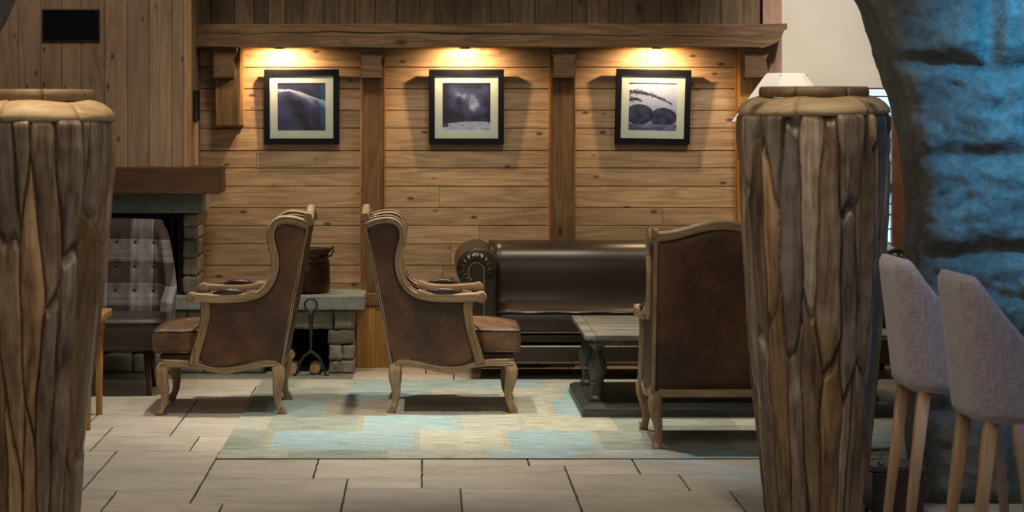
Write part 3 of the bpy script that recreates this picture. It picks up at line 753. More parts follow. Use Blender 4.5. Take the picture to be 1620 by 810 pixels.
# ================================================================== RUG
def rug():
    x0, x1 = -0.966, 2.65
    aq = (0.27, 0.39, 0.42); aq2 = (0.26, 0.36, 0.355); cr = (0.43, 0.425, 0.34); gg = (0.25, 0.275, 0.235); lg = (0.38, 0.39, 0.34); be = (0.33, 0.29, 0.23); bl = (0.33, 0.42, 0.48); mu = (0.36, 0.33, 0.20)
    rows = [(10.57, 10.82, [(-0.966, lg), (-0.64, gg), (-0.17, lg), (0.31, bl), (0.75, lg), (1.2, aq2), (1.8, gg)]),
            (10.82, 11.47, [(-0.966, gg), (-0.745, aq), (-0.02, cr), (0.42, aq), (0.86, gg), (1.5, lg), (2.1, aq2)]),
            (11.47, 12.0, [(-0.966, lg), (-0.80, gg), (-0.31, aq), (0.20, lg), (0.52, cr), (0.98, gg), (1.6, cr), (2.2, lg)]),
            (12.0, 12.64, [(-0.966, aq2), (-0.52, be), (-0.20, lg), (0.30, cr), (0.70, aq), (1.2, lg), (1.9, gg)]),
            (12.64, 13.2, [(-0.966, gg), (-0.45, aq2), (0.05, lg), (0.52, cr), (0.78, aq), (1.3, lg), (2.0, cr)]),
            (13.2, 13.60, [(-0.966, gg), (-0.72, lg), (-0.42, aq2), (0.3, aq), (0.72, lg), (1.4, aq2), (2.1, lg)])]
    bm = B(); lay = bm.loops.layers.float_color.new('Col'); zt = 0.006
    def quad(a, b, c, d, col):
        f = bm.faces.new([bm.verts.new(p) for p in ((a, c, zt), (b, c, zt), (b, d, zt), (a, d, zt))])
        for lp in f.loops: lp[lay] = (*col, 1)
    for y0, y1, ps in rows:
        for i, (xs, col) in enumerate(ps):
            xe = ps[i+1][0] if i+1 < len(ps) else x1
            m = 0.035 if i+1 < len(ps) else 0
            quad(xs, xe-m, y0, y1, col)
            if m: quad(xe-m, xe, y0, y1, tuple((a+b)/2 for a, b in zip(mu, col)))
    # edge (binding)
    for pts in (((x0, 10.57), (x1, 10.57)), ((x1, 10.57), (x1, 13.60)), ((x1, 13.60), (x0, 13.60)), ((x0, 13.60), (x0, 10.57))):
        (ax, ay), (bx, by) = pts
        f = bm.faces.new([bm.verts.new(p) for p in ((ax, ay, 0), (bx, by, 0), (bx, by, zt), (ax, ay, zt))])
        for lp in f.loops: lp[lay] = (0.06, 0.06, 0.045, 1)
    m, nt, b = new_mat('faded patchwork rug')
    a = N(nt, 'ShaderNodeAttribute', attribute_name='Col')
    n1 = noise_n(nt, coords(nt, (6, 55, 1), False), 1, 6, 0.75); n2 = noise_n(nt, coords(nt, (2.5, 3, 1), False), 1, 4, 0.6); n3 = noise_n(nt, coords(nt, (70, 160, 1), False), 1, 2, 0.6)
    c = mixc(nt, 0.95, a.outputs['Color'], ramp(nt, n1, [(0.33, (0.20, 0.20, 0.17)), (0.5, (0.5, 0.5, 0.5)), (0.66, (0.85, 0.82, 0.74))]), 'OVERLAY')
    c = mixc(nt, ramp(nt, n2, [(0.42, (0, 0, 0)), (0.62, (0.33, 0.33, 0.33))]), c, (0.40, 0.42, 0.37))
    c = mixc(nt, 0.5, c, ramp(nt, n3, [(0.35, (0.3, 0.3, 0.3)), (0.65, (0.7, 0.7, 0.7))]), 'OVERLAY')
    L(nt, c, b.inputs['Base Color']); b.inputs['Roughness'].default_value = 0.95; bump(nt, b, n1, 0.3, 0.003)
    return tag(obj('rug', bm, m), 'large faded patchwork rug in aqua, cream and grey green on the stone floor', 'rug')
rug()
ZR = 0.006

# ================================================================== WINGBACK CHAIR
WING = [(-.472, 1.003), (-.406, 1.027), (-.342, 1.034), (-.298, 1.02), (-.270, .983), (-.266, .933), (-.279, .882), (-.290, .83), (-.289, .774), (-.273, .72), (-.241, .668), (-.195, .635), (-.14, .622)]
def bx_(z): return -0.478+(1.10-z)*(0.16/0.85)
def make_wingback(label):
    root = thing('wingback_armchair', label, 'armchair', (0, 0, 0), 0, 'carved oak wingback armchairs')
    wp = smooth_path(WING, 5)
    def side_y(x, z): return 0.300+0.012*max(0, (z-0.6))/0.4
    for s in (-1, 1):
        # --- side upholstery slab
        poly = [(bx_(.99)+.003, .985), (-.406, 1.006), (-.342, 1.013), (-.31, 1.0), (-.292, .975), (-.288, .93), (-.301, .88), (-.312, .83), (-.311, .77), (-.296, .71), (-.26, .65), (-.205, .612), (-.14, .600),
                (-.05, .600), (.048, .598), (.062, .50), (.085, .40), (.106, .32), (.10, .285), (.05, .262), (-.04, .258), (-.12, .272), (-.20, .284), (-.27, .276), (bx_(.27)+.003, .268)]
        poly = smooth_path(poly, 2, True)
        bm = B(); prism(bm, [(p[0], p[1]) for p in poly], 'y', s*0.285, s*0.318)
        o = obj('side_panel', bm, M['suede'], root, False, bevel=0.010, bseg=3, angle=50)
        # --- piping around the side panel
        bm = B(); pth = [(p[0], s*0.317, p[1]) for p in poly]; pth.append(pth[0]); tube(bm, pth, 0.0045, 6, (0, 1, 0)); obj('piping', bm, M['padleather'], o, True)
        # --- wing and arm moulding (grooved)
        bm = B(); sweep(bm, [(x, s*0.312, z) for x, z in wp], lambda t: molding(0.046-0.006*t, 0.050), (0, 1, 0))
        fr = obj('wing_frame', bm, M['oak'], root, True)
        # little volute where the wing lands on the arm
        bm = B(); vol = [(-.155+0.016*math.cos(a)*(1-a/14), s*0.34, .642+0.016*math.sin(a)*(1-a/14)) for a in [k*0.35 for k in range(30)]]
        tube(bm, vol, 0.0035, 6, (0, 1, 0)); obj('volute', bm, M['oak'], fr, True)
        # --- arm rail
        arm = [(-.19, .640, .05), (-.13, .622, .047), (-.05, .616, .044), (.04, .616, .042), (.11, .620, .042), (.15, .622, .044)]
        ap = smooth_path(arm, 4)
        bm = B(); sweep(bm, [(a[0], s*(0.315+0.012*max(0, a[0])/.15), a[1]) for a in ap], lambda t: rrect(0.046, 0.064, 0.35), (0, 1, 0))
        ar = obj('arm_rail', bm, M['oak_x'], root, True)
        bm = B(); rings = []
        for yy, rr in ((s*0.284, .024), (s*0.286, .030), (s*0.354, .030), (s*0.358, .025)): rings.append([(.150+rr*math.cos(a), yy, .620+rr*math.sin(a)) for a in [2*PI*k/24 for k in range(24)]])
        ring_loft(bm, rings); sp = []
        for yy in (s*0.358,):
            pts = [(.150+(.026-0.0016*k*0.55)*math.cos(-k*0.5+1.6), yy, .620+(.026-0.0016*k*0.55)*math.sin(-k*0.5+1.6)) for k in range(24)]
            tube(bm, pts, 0.0028, 5, (0, 1, 0))
        obj('arm_scroll', bm, M['oak_x'], ar, True)
        # --- arm pad
        bm = B(); pp = [(-.135+.17*k/16, s*0.322, .640+0.012*math.sin(PI*k/16)) for k in range(17)]
        sweep(bm, pp, lambda t: rrect(0.038*(math.sin(PI*min(max(t, .06), .94)))**.4, 0.060*(math.sin(PI*min(max(t, .06), .94)))**.4, 0.9, 5), (0, 1, 0))
        obj('arm_pad', bm, M['padleather'], root, True)
        # --- arm support
        sup = smooth_path([(.085, .605), (.078, .56), (.083, .50), (.100, .42), (.122, .35), (.136, .30), (.145, .262)], 4)
        bm = B(); sweep(bm, [(a[0], s*(0.315-0.005), a[1]) for a in sup], lambda t: [(u*(1.0+0.35*abs(t-.5)), v) for u, v in molding(0.046, 0.052)], (0, 1, 0))
        obj('arm_support', bm, M['oak'], root, True)
        # --- serpentine side rail
        up = [(-.30, .284), (-.24, .287), (-.17, .276), (-.09, .258), (-.01, .250), (.07, .258), (.12, .276), (.20, .287), (.30, .290)]
        lo = [(.32, .248), (.25, .250), (.17, .250), (.09, .236), (-.01, .215), (-.10, .226), (-.18, .242), (-.25, .252), (-.31, .252)]
        us = smooth_path(up, 4); ls = smooth_path(lo, 4)
        bm = B(); prism(bm, us+ls, 'y', s*0.278, s*0.322)
        sr = obj('side_rail', bm, M['oak_x'], root, False, bevel=0.005, bseg=2, angle=35)
        bm = B(); tube(bm, [(p[0], s*0.324, p[1]+.010) for p in ls], 0.0045, 6, (0, 1, 0)); tube(bm, [(p[0], s*0.323, p[1]+.020) for p in ls], 0.003, 6, (0, 1, 0)); obj('rail_bead', bm, M['oak_x'], sr, True)
        # --- legs
        for fx, path in ((1, [(.300, .275), (.312, .235), (.311, .19), (.301, .14), (.296, .10), (.301, .055), (.318, .025), (.325, .0)]),
                         (-1, [(-.300, .275), (-.307, .235), (-.310, .19), (-.304, .14), (-.302, .10), (-.307, .055), (-.322, .025), (-.330, .0)])):
            pth = smooth_path(path, 4); yo = [0.288, .300, .302, .293, .286, .286, .293, .296]; yo = smooth_path([(a,) for a in yo], 4)
            wd = smooth_path([(.060,), (.068,), (.064,), (.053,), (.043,), (.038,), (.046,), (.044,)], 4)
            bm = B(); rings = []
            for (px, pz), (yy,), (ww,) in zip(pth, yo, wd):
                rings.append([(px+a, s*yy+b*s, pz) for a, b in rrect(ww, ww*0.95, 0.55, 4)])
            rings = rings[::-1]
            ring_loft(bm, rings)
            lg = obj('leg', bm, M['oak'], root, True)
            bm = B(); cen = (pth[-5][0]+fx*0.004, s*(0.296+.020), 0.034)
            tube(bm, [(cen[0]+(.009-.0004*k)*math.cos(k*.5), cen[1], cen[2]+(.009-.0004*k)*math.sin(k*.5)) for k in range(16)], 0.0022, 5, (0, 1, 0)); obj('foot_scroll', bm, M['oak'], lg, True)
        # --- rear post
        bm = B(); sweep(bm, [(bx_(z)-0.003, s*0.311, z) for z in (.265, .4, .6, .8, 1.0, 1.055)], lambda t: rrect(0.018, 0.018, 0.4), (0, 1, 0))
        obj('rear_post', bm, M['oak'], root, True)
    # --- crest rail: arched in the middle with small ears
    n = 40; rings = []
    def crest(u):   # u -1..1
        a = abs(u)
        if a > 0.90: return 1.046+0.022*(a-0.90)/0.10
        return 1.046+0.054*(0.5+0.5*math.cos(PI*a/0.90))
    bm = B()
    for k in range(n+1):
        u = -1+2*k/n; y = 0.335*u; z = crest(u); bxx = bx_(1.05)
        th = 0.046
        rings.append([(bxx-0.016, y, z-th), (bxx-0.022, y, z-th*0.75), (bxx-0.020, y, z-th*0.25), (bxx-0.014, y, z-0.004), (bxx-0.006, y, z), (bxx+0.014, y, z), (bxx+0.020, y, z-0.006), (bxx+0.024, y, z-th)])
    ring_loft(bm, rings); obj('crest_rail', bm, M['oak_y'], root, False, bevel=0.003)
    # --- back panel (rear, slightly padded) + inner back
    def grid_panel(off, bulge, y_half, z0, ztop_fn, thick):
        bm = B(); nu, nz = 14, 16
        vs = {}
        for side in (0, 1):
            for i in range(nu+1):
                for j in range(nz+1):
                    u = -1+2*i/nu; y = y_half*u; zt = ztop_fn(u); z = z0+(zt-z0)*j/nz
                    pd = (1-abs(u)**6)*(1-abs(2*j/nz-1)**6)
                    x = bx_(z)+off+(bulge*pd if side == 0 else thick)
                    vs[side, i, j] = bm.verts.new((x, y, z))
        for side in (0, 1):
            for i in range(nu):
                for j in range(nz): bm.faces.new((vs[side, i, j], vs[side, i+1, j], vs[side, i+1, j+1], vs[side, i, j+1]))
        for i in range(nu):
            for j in (0, nz): bm.faces.new((vs[0, i, j], vs[0, i+1, j], vs[1, i+1, j], vs[1, i, j]))
        for j in range(nz):
            for i in (0, nu): bm.faces.new((vs[0, i, j], vs[0, i, j+1], vs[1, i, j+1], vs[1, i, j]))
        return bm
    bp = obj('back_panel', grid_panel(-0.006, -0.014, 0.308, 0.285, lambda u: crest(u)-0.040, 0.03), M['suede'], root, True)
    bm = B(); rim = [(bx_(z)-0.002, -0.306, z) for z in (.29, .5, .7, .9, 1.0)]+[(bx_(1.01)-.002, 0.306*u, crest(u)-.046) for u in [-1+0.1*k for k in range(21)]]+[(bx_(z)-0.002, 0.306, z) for z in (1.0, .9, .7, .5, .29)]+[(bx_(.29)-.002, -0.306, .29)]
    tube(bm, rim, 0.0045, 6, (1, 0, 0)); obj('piping', bm, M['padleather'], bp, True)
    obj('backrest', grid_panel(0.115, 0.03, 0.285, 0.40, lambda u: 1.0-0.02*u*u, -0.085), M['suede'], root, True)
    bm = B(); rz = bx_(.265); box(bm, rz-.012, rz+.03, -0.29, 0.29, 0.245, 0.284); obj('rear_rail', bm, M['oak_y'], root, bevel=0.006)
    # --- front serpentine rail
    up = [(-.30, .290), (.30, .290)]; lo = smooth_path([(.30, .250), (.20, .246), (.10, .226), (0, .212), (-.10, .226), (-.20, .246), (-.30, .250)], 4)
    bm = B(); prism(bm, up+lo, 'x', .29, .326); obj('front_rail', bm, M['oak'], root, bevel=0.005)
    # --- seat deck and boxed T cushion
    bm = B(); box(bm, -.30, .325, -.278, .278, .280, .315); obj('seat_deck', bm, M['suede'], root, bevel=0.01)
    bm = B(); poly = [(-.298, -.13), (-.294, -.235), (-.265, -.262), (-.06, -.262), (.130, -.262), (.165, -.300), (.335, -.300), (.358, -.28), (.362, 0), (.358, .28), (.335, .300), (.165, .300), (.130, .262), (-.06, .262), (-.265, .262), (-.294, .235), (-.298, .13), (-.30, 0)]
    def ins(p, d):
        return [(x-(d if x > 0.3 else (-d if x < -.28 else 0)), y-(d if y > 0.2 else (-d if y < -.2 else 0))) for x, y in p]
    P2 = smooth_path(poly, 3, True)
    rings = [[(x, y, z) for x, y in ins(P2, d)] for z, d in ((.318, .03), (.322, .006), (.345, -.004), (.385, -.005), (.428, -.001), (.438, .004))]
    ring_loft(bm, rings, False)
    # domed top and flat bottom, filled by rings shrinking to the centre
    def cap(ring, zc, dome):
        prev = None; cxr = 0.03
        for k in range(0, 7):
            t = k/6; cur = [(cxr+(x-cxr)*(1-t*0.97), y*(1-t*0.97), z+dome*(1-(1-t)**2.2)) for x, y, z in ring]
            vv = [bm.verts.new(p) for p in cur]
            if prev:
                for i in range(len(vv)): bm.faces.new((prev[i], prev[(i+1) % len(vv)], vv[(i+1) % len(vv)], vv[i]))
            prev = vv
        bm.faces.new(prev)
    cap(rings[-1], 0, 0.045); cap(rings[0], 0, 0.0)
    bmesh.ops.remove_doubles(bm, verts=bm.verts[:], dist=0.0005)
    for v in bm.verts: v.co += noise.noise_vector(v.co*7)*0.004
    cu = obj('seat_cushion', bm, M['cushion'], root, True)
    bm = B()
    for zz, dd in ((.437, 0.000), (.325, .004)):
        pts = [(x, y, zz) for x, y in ins(P2, dd)]; pts.append(pts[0]); tube(bm, pts, 0.0042, 6)
    obj('piping', bm, M['padleather'], cu, True)
    return root
def children_of(o): return [c for c in bpy.data.objects if c.parent == o]
def copy_tree(o, parent=None):
    c = o.copy(); C.objects.link(c)
    if parent: c.parent = parent
    for ch in children_of(o): copy_tree(ch, c)
    return c
ch1 = make_wingback('wingback armchair seen from its right side, facing left, nearest the fireplace')
ch2 = copy_tree(ch1); ch2['label'] = 'wingback armchair in the middle of the rug in profile, facing right towards the sofa'
ch3 = copy_tree(ch1); ch3['label'] = 'wingback armchair with its leather back to the viewer, in front of the low table'
ch1.location = (-1.081, 12.375, ZR); ch1.rotation_euler[2] = PI
ch2.location = (0.153, 12.42, ZR)
ch3.location = (1.405, 11.19, ZR); ch3.rotation_euler[2] = PI/2

# ================================================================== SOFA
def make_sofa():
    root = thing('sofa', 'long dark brown leather sofa with rolled arms against the board wall', 'sofa', (0, 0, ZR*0))
    XL, XR = 0.19, 2.96; yf, yb = 13.62, 14.20
    for side in (0, 1):
        def X(x): return x if side == 0 else (XL+XR)-x
        cxr, czr, rr = 0.318, 0.663, 0.126
        def prof(dz, r):
            p = [(0.43, 0.10), (0.432, 0.35), (0.430, czr+dz)]
            for k in range(1, 22):
                a = math.radians(0+k*245/21); p.append((cxr+r*math.cos(a)+(0.002), czr+dz+r*math.sin(a)))
            p += [(0.285, 0.545), (0.272, 0.45), (0.266, 0.30), (0.262, 0.10)]
            return p
        bm = B(); rings = []
        for k, y in enumerate((yf, yf+0.012, yf+0.03, yf+0.15, yf+0.3, yf+0.45, yf+0.58, yb)):
            t = (y-yf)/(yb-yf); sc_ = 0.97 if k == 0 else 1
            rings.append([(X(x), y, z) for x, z in prof(0.015*t, (rr+0.006*t)*sc_)])
        ring_loft(bm, rings); a = obj('arm', bm, M['sofa'], root, True, bevel=0.01, bseg=2, angle=60)
        # pleated scroll facing: pleats radiate round a smooth arched panel
        bm = B(); cpx, cpz = 0.312, 0.655; ri, ro = 0.052, 0.108; rin = []
        m = 90
        vr = []
        for k in range(m+1):
            an = math.radians(-10+255*k/m); pl = 0.0035*math.sin(k*0.9)
            vr.append([bm.verts.new((X(cpx+r*math.cos(an)), y+pl*f, cpz+r*math.sin(an))) for r, y, f in ((ri, yf-0.012, 0), ((ri*2+ro)/3, yf-0.022, 1), ((ri+ro*2)/3, yf-0.020, .6), (ro, yf-0.002, 0))])
        for p, q in zip(vr, vr[1:]):
            for i in range(3): bm.faces.new((p[i], p[i+1], q[i+1], q[i]))
        obj('pleated_scroll', bm, M['sofa'], a, True)
        bm = B(); w0 = 0.052
        pl = [(0.312+w0, 0.11), (0.312+w0, .655)]+[(0.312+w0*math.cos(math.radians(q)), .655+w0*math.sin(math.radians(q))) for q in range(12, 180, 12)]+[(0.312-w0, .655), (0.312-w0+.008, .60), (.285, .54), (.278, .11)]
        prism(bm, [(X(x), z) for x, z in pl], 'y', yf-0.014, yf+0.004); obj('arm_front_panel', bm, M['sofa'], a, False, bevel=0.004)
        bm = B(); path = [(p[0]-(.005 if p[0] > .33 else -.005 if p[0] < .29 else 0), p[1]-(0.004 if p[1] > .69 else 0)) for p in pl[0:len(pl)-2]]
        # nail heads at equal steps
        acc = 0; last = path[0]
        for p, q in zip(path, path[1:]):
            d = math.hypot(q[0]-p[0], q[1]-p[1])
            while acc < d:
                t = acc/d; lathe_c = (X(p[0]+(q[0]-p[0])*t), yf-0.0155, p[1]+(q[1]-p[1])*t)
                bmesh.ops.create_icosphere(bm, subdivisions=1, radius=0.0046, matrix=Matrix.Translation(lathe_c)); acc += 0.0125
            acc -= d
        o = obj('nailhead_trim', bm, M['brass'], a, True); o['kind'] = 'stuff'
    # back with rolled top
    bm = B(); pr = smooth_path([(13.86, .40), (13.88, .50), (13.885, .60), (13.895, .68), (13.925, .75), (13.98, .797), (14.05, .812), (14.12, .800), (14.175, .755), (14.195, .69), (14.20, .60)], 3)+[(14.20, .12), (13.90, .12)]
    rings = []
    for k in range(31):
        x = 0.40+(XR-XL-0.42)*k/30; rings.append([(x, y+0.004*math.sin(k*0.6)*(z > .45), z) for y, z in pr])
    ring_loft(bm, rings); obj('back', bm, M['sofa'], root, True, bevel=0)
    # seat cushion, boxed, with crown
    bm = B(); nx, ny = 60, 12; x0, x1 = 0.435, XR+XL-0.435; y0, y1 = 13.575, 13.93
    rings = []
    for k in range(nx+1):
        u = k/nx; x = x0+(x1-x0)*u; e = min(1, min(u, 1-u)*25)**0.5
        top = [(x, y0+(y1-y0)*j/ny, .408+e*0.055*math.sin(PI*min(1, (j/ny)*0.75+0.0))**0.7+0.004*noise.noise(Vector((x*9, j*.6, 0)))*e) for j in range(ny+1)]
        fr_ = [(x, y0-0.012*e*math.sin(PI*q), .285+.12*q) for q in (0, .15, .5, .85)]
        rings.append([(x, y1, .285)]+fr_+top)
    ring_loft(bm, rings); o = obj('seat_cushion', bm, M['sofa'], root, True)
    bm = B(); tube(bm, [(x0+(x1-x0)*k/60, y0-0.004, .408+0.0025*math.sin(k*0.9)) for k in range(61)], 0.0055, 6); tube(bm, [(x0+(x1-x0)*k/60, y0-0.004, .288) for k in range(61)], 0.0055, 6); obj('piping', bm, M['sofa'], o, True)
    # front rail in two padded bands
    bm = B(); box(bm, 0.43, x1, 13.60, 14.15, .222, .278); box(bm, 0.43, x1, 13.585, 14.15, .095, .212)
    fr2 = obj('front_rail', bm, M['sofa'], root, False, bevel=0.016, bseg=4)
    bm = B(); x = 0.44
    while x < x1: bmesh.ops.create_icosphere(bm, subdivisions=1, radius=0.0046, matrix=Matrix.Translation((x, 13.584, .108))); x += 0.0125
    o = obj('nailhead_trim', bm, M['brass'], root, True); o['kind'] = 'stuff'
    for lx in (0.315, XR+XL-.315):
        for ly in (13.665, 14.15):
            bm = B(); rings = [[(lx+a, ly+b, z) for a, b in rrect(w_, w_, .2)] for z, w_ in ((0, .045), (.02, .05), (.102, .062))]; ring_loft(bm, rings)
            obj('leg', bm, M['redbrown'], root, True)
    return root
make_sofa()

# ================================================================== LOW TABLE
def make_table():
    root = thing('low_table', 'weathered grey wooden low table with turned legs on a heavy plinth', 'table', (1.66, 12.48, ZR))
    x0, x1, y0, y1 = -0.815, 0.83, -0.545, 0.57
    bm = B(); n = 9
    for k in range(n):
        a = y0+(y1-y0)*k/n; b = y0+(y1-y0)*(k+1)/n; box(bm, x0+.06, x1-.06, a+.001+(0.045 if k == 0 else 0), b-.001-(.045 if k == n-1 else 0), .405, .432)
    box(bm, x0, x0+.058, y0, y1, .405, .432); box(bm, x1-.058, x1, y0, y1, .405, .432)
    box(bm, x0+.06, x1-.06, y0, y0+.044, .405, .432); box(bm, x0+.06, x1-.06, y1-.044, y1, .405, .432)
    obj('tabletop', bm, M['greywood'], root, bevel=0.004)
    bm = B(); box(bm, x0+.05, x1-.05, y0+.06, y1-.06, .375, .404); obj('apron', bm, M['greyleg'], root, bevel=0.004)
    bm = B(); poly = [(x0-.015, y0+.02), (x1+.0, y0+.02), (x1+.0, y1-.05), (x0-.015, y1-.05)]
    rings = [[(x+(-d if x > 0 else d), y+(-d if y > 0 else d), z) for x, y in poly] for z, d in ((0, 0), (.042, 0), (.050, .004), (.058, .022), (.062, .03))]
    ring_loft(bm, rings); obj('plinth', bm, M['greybase'], root, bevel=0.003)
    prof = [(.046, .062), (.047, .066), (.047, .078), (.038, .088), (.033, .095), (.033, .140), (.040, .147), (.043, .153), (.040, .159), (.033, .165), (.040, .185), (.048, .215), (.050, .240), (.046, .268), (.034, .300), (.026, .325), (.026, .345), (.038, .352), (.044, .36), (.046, .378)]
    prof = smooth_path(prof, 2)
    for lx in (-0.735, 0.72):
        for ly in (-0.33, 0.37):
            bm = B(); lathe(bm, prof, 28, (lx, ly, 0)); obj('leg', bm, M['greyleg'], root, True)
make_table()

# ================================================================== PLAID TUB CHAIR
def make_plaid():
    root = thing('tub_chair', 'high-backed button-tufted plaid chair with brown leather seat beside the fireplace', 'armchair', (-1.815, 13.15, 0), 0)
    # local: faces -Y
    def base(u):      # u -1..1 around the U; returns (x, y) and outward normal
        a = abs(u); s = 1 if u >= 0 else -1
        if a < 0.42: return (s*0.27*a/0.42, 0.235-0.02*(a/0.42)**2)
        t = (a-0.42)/0.58
        x = 0.27+0.085*math.sin(min(1, t*1.8)*PI/2)-0.0*t; y = 0.215-0.475*t**1.15
        return (s*x, y)
    def top(u):
        a = abs(u)
        if a < 0.40: return 0.975-0.004*a
        t = (a-0.40)/0.60
        k = min(1, t/0.50); return 0.973-(0.34)*(k*k*(3-2*k))-0.09*max(0, t-.5)/.5
    nu, nv = 110, 44
    def surf(u, v, off):
        x, y = base(u); e = 0.005; x2, y2 = base(min(1, u+e)); x1, y1 = base(max(-1, u-e))
        tx, ty = x2-x1, y2-y1; l = math.hypot(tx, ty); nx, ny = ty/l, -tx/l        # inward normal (towards the seat)
        z0 = 0.30; z = z0+(top(u)-z0)*v
        lean = 0.11*(max(0, z-.45)/.5)*max(0, 1-abs(u)/.75)
        return x+nx*off, y+ny*off+lean, z
    bm = B(); g = []
    tufts = [(ux, zz) for zz in (.56, .70, .84) for ux in (-.36, -.18, 0, .18, .36)]
    for i in range(nu+1):
        row = []
        u = -1+2*i/nu
        for j in range(nv+1):
            v = j/nv; x, y, z = surf(u, v, 0)
            ch = 0.012*abs(math.cos(u*PI/0.18/1.0))**0.6*(abs(u) < 0.47)
            tf = sum(0.020*math.exp(-(((u-a)/.03)**2+((z-b)/.03)**2)) for a, b in tufts)
            rim = max(0, (v-0.92)/0.08); off = 0.035+ch*(1-rim)-tf-0.035*rim**2
            x, y, z = surf(u, v, off); row.append(bm.verts.new((x, y, z)))
        g.append(row)
    for i in range(nu):
        for j in range(nv): bm.faces.new((g[i][j], g[i+1][j], g[i+1][j+1], g[i][j+1]))
    inner = obj('backrest', bm, M['plaid'], root, True)
    bm = B(); g = []
    for i in range(nu+1):
        u = -1+2*i/nu; row = []
        for j in range(17):
            v = j/16; rim = max(0, (v-.88)/.12); off = -0.035+0.040*rim**2
            x, y, z = surf(u, v, off); k = (1-v)*0.05
            row.append(bm.verts.new((x*(1-k), y-(k*0.5), z+0.002*rim)))
        g.append(row)
    for i in range(nu):
        for j in range(16): bm.faces.new((g[i][j], g[i+1][j], g[i+1][j+1], g[i][j+1]))
    for i in (0, nu):   # close the arm fronts
        pts = g[i]; x_in = [bm.verts.new(surf(-1 if i == 0 else 1, j/16, 0.035*(1-max(0, (j/16-.92)/.08)**2))) for j in range(17)]
        for j in range(16): bm.faces.new((pts[j], pts[j+1], x_in[j+1], x_in[j]))
    obj('outer_shell', bm, M['plaid'], root, True)
    for a, b in tufts:
        bm = B(); x, y, z = surf(a, (b-.30)/(top(a)-.30), 0.035-.006); bmesh.ops.create_icosphere(bm, subdivisions=2, radius=0.011, matrix=Matrix.Translation((x, y, z)))
        obj('tuft_button', bm, M['seatleather'], inner, True)
    # leather seat
    poly = smooth_path([(-.31, -.33), (0, -.355), (.31, -.33), (.335, -.20), (.33, .05), (.25, .17), (-.25, .17), (-.33, .05), (-.335, -.20)], 5, True)
    bm = B(); rings = [[(x*s, (y+.08)*s-.08, z) for x, y in poly] for z, s in ((.262, .94), (.27, .97), (.30, 1.0), (.37, 1.01), (.41, 1.0), (.432, .97), (.442, .90), (.450, .6), (.453, .2))]
    ring_loft(bm, rings); obj('seat', bm, M['seatleather'], root, True)
    bm = B(); pts = [(x*1.003, (y+.08)*1.003-.08, .418) for x, y in poly]; pts.append(pts[0]); tube(bm, pts, .005, 6); obj('seat_piping', bm, M['seatleather'], root, True)
    for lx, ly in ((-.24, -.24), (.24, -.24), (-.22, .14), (.22, .14)):
        bm = B(); tube(bm, [(lx*1.08, ly*1.1, 0), (lx, ly, .28)], lambda t: .012+.010*t, 12); obj('leg', bm, M['dark_leg'], root, True)
make_plaid()

# ================================================================== SIDE TABLE at far left
def make_side():
    root = thing('side_table', 'golden wooden side table behind the left driftwood jar', 'table', (-1.95, 11.82, 0))
    bm = B(); box(bm, -.30, .285, -.34, .34, .52, .56); obj('tabletop', bm, M['gold_x'], root, bevel=0.008)
    bm = B(); box(bm, -.27, .250, -.31, .31, .455, .52); obj('apron', bm, M['gold_x'], root, bevel=0.004)
    for lx, ly, mt in ((-.24, -.28, 'redbrown'), (.245, -.30, 'redbrown'), (-.24, .28, 'gold_z'), (.222, .28, 'gold_z')):
        bm = B(); rings = [[(lx+a, ly+b, z) for a, b in rrect(w_, w_, .2)] for z, w_ in ((0, .030), (.455, .042))]; ring_loft(bm, rings)
        obj('leg', bm, M['gold_z'], root, True)
make_side()

# ================================================================== COPPER POT, ANDIRON, LOGS
pot = thing('copper_pot', 'old dark copper cauldron standing on the granite fireplace ledge', 'pot', ((484-671)*14.1/3600, 14.1, 0.484))
bm = B(); pr = [(.02, 0), (.125, 0), (.142, .006), (.148, .02), (.150, .06), (.150, .13), (.147, .175), (.142, .190), (.146, .198), (.141, .206), (.137, .215), (.140, .235), (.150, .255), (.162, .268), (.163, .272), (.158, .273), (.140, .25), (.132, .22), (.136, .18), (.14, .1), (.13, .02), (.02, .012)]
lathe(bm, pr, 48)
for v in bm.verts:
    if v.co.z > 0.02: v.co += Vector((v.co.x, v.co.y, 0)).normalized()*noise.noise(v.co*11)*0.004
obj('body', bm, M['copper'], pot, True)
for s in (-1, 1):
    bm = B(); tube(bm, [(s*.142, -.02, .225), (s*.160, -.02, .232), (s*.168, 0, .255), (s*.172, .0, .285), (s*.160, .02, .275), (s*.142, .02, .25)], .006, 8); obj('handle', bm, M['copper'], pot, True)
bm = B(); tube(bm, smooth_path([(-.15, -.02, .272), (-.10, -.105, .276), (0, -.14, .277), (.10, -.105, .276), (.15, -.02, .272)], 6), .004, 8); obj('bail_handle', bm, M['iron'], pot, True)

an = thing('andiron', 'wrought iron andiron with a ring top in front of the log niche', 'andiron', ((492-671)*13.8/3600, 13.79, 0.004))
bm = B(); tube(bm, [(0.037*math.sin(2*PI*k/28), 0, .430-.037*math.cos(2*PI*k/28)) for k in range(29)], .0065, 8, (0, 1, 0)); obj('ring', bm, M['iron'], an, True)
bm = B(); tube(bm, [(0, 0, .395), (0, 0, .37), (0, 0, .33), (0, 0, .22), (0, 0, .205), (0, 0, .19), (0, 0, .14)], lambda t: (.008+.006*math.sin(PI*min(1, t*2))) , 10, (0, 1, 0)); obj('shaft', bm, M['iron'], an, True)
for s in (-1, 1):
    bm = B(); tube(bm, smooth_path([(0, 0, .15), (s*.02, 0, .135), (s*.045, 0, .115), (s*.066, 0, .08), (s*.08, 0, .035), (s*.092, 0, .008), (s*.108, 0, .006)], 4), lambda t: .010-.003*t, 8, (0, 1, 0)); obj('foot', bm, M['iron'], an, True)
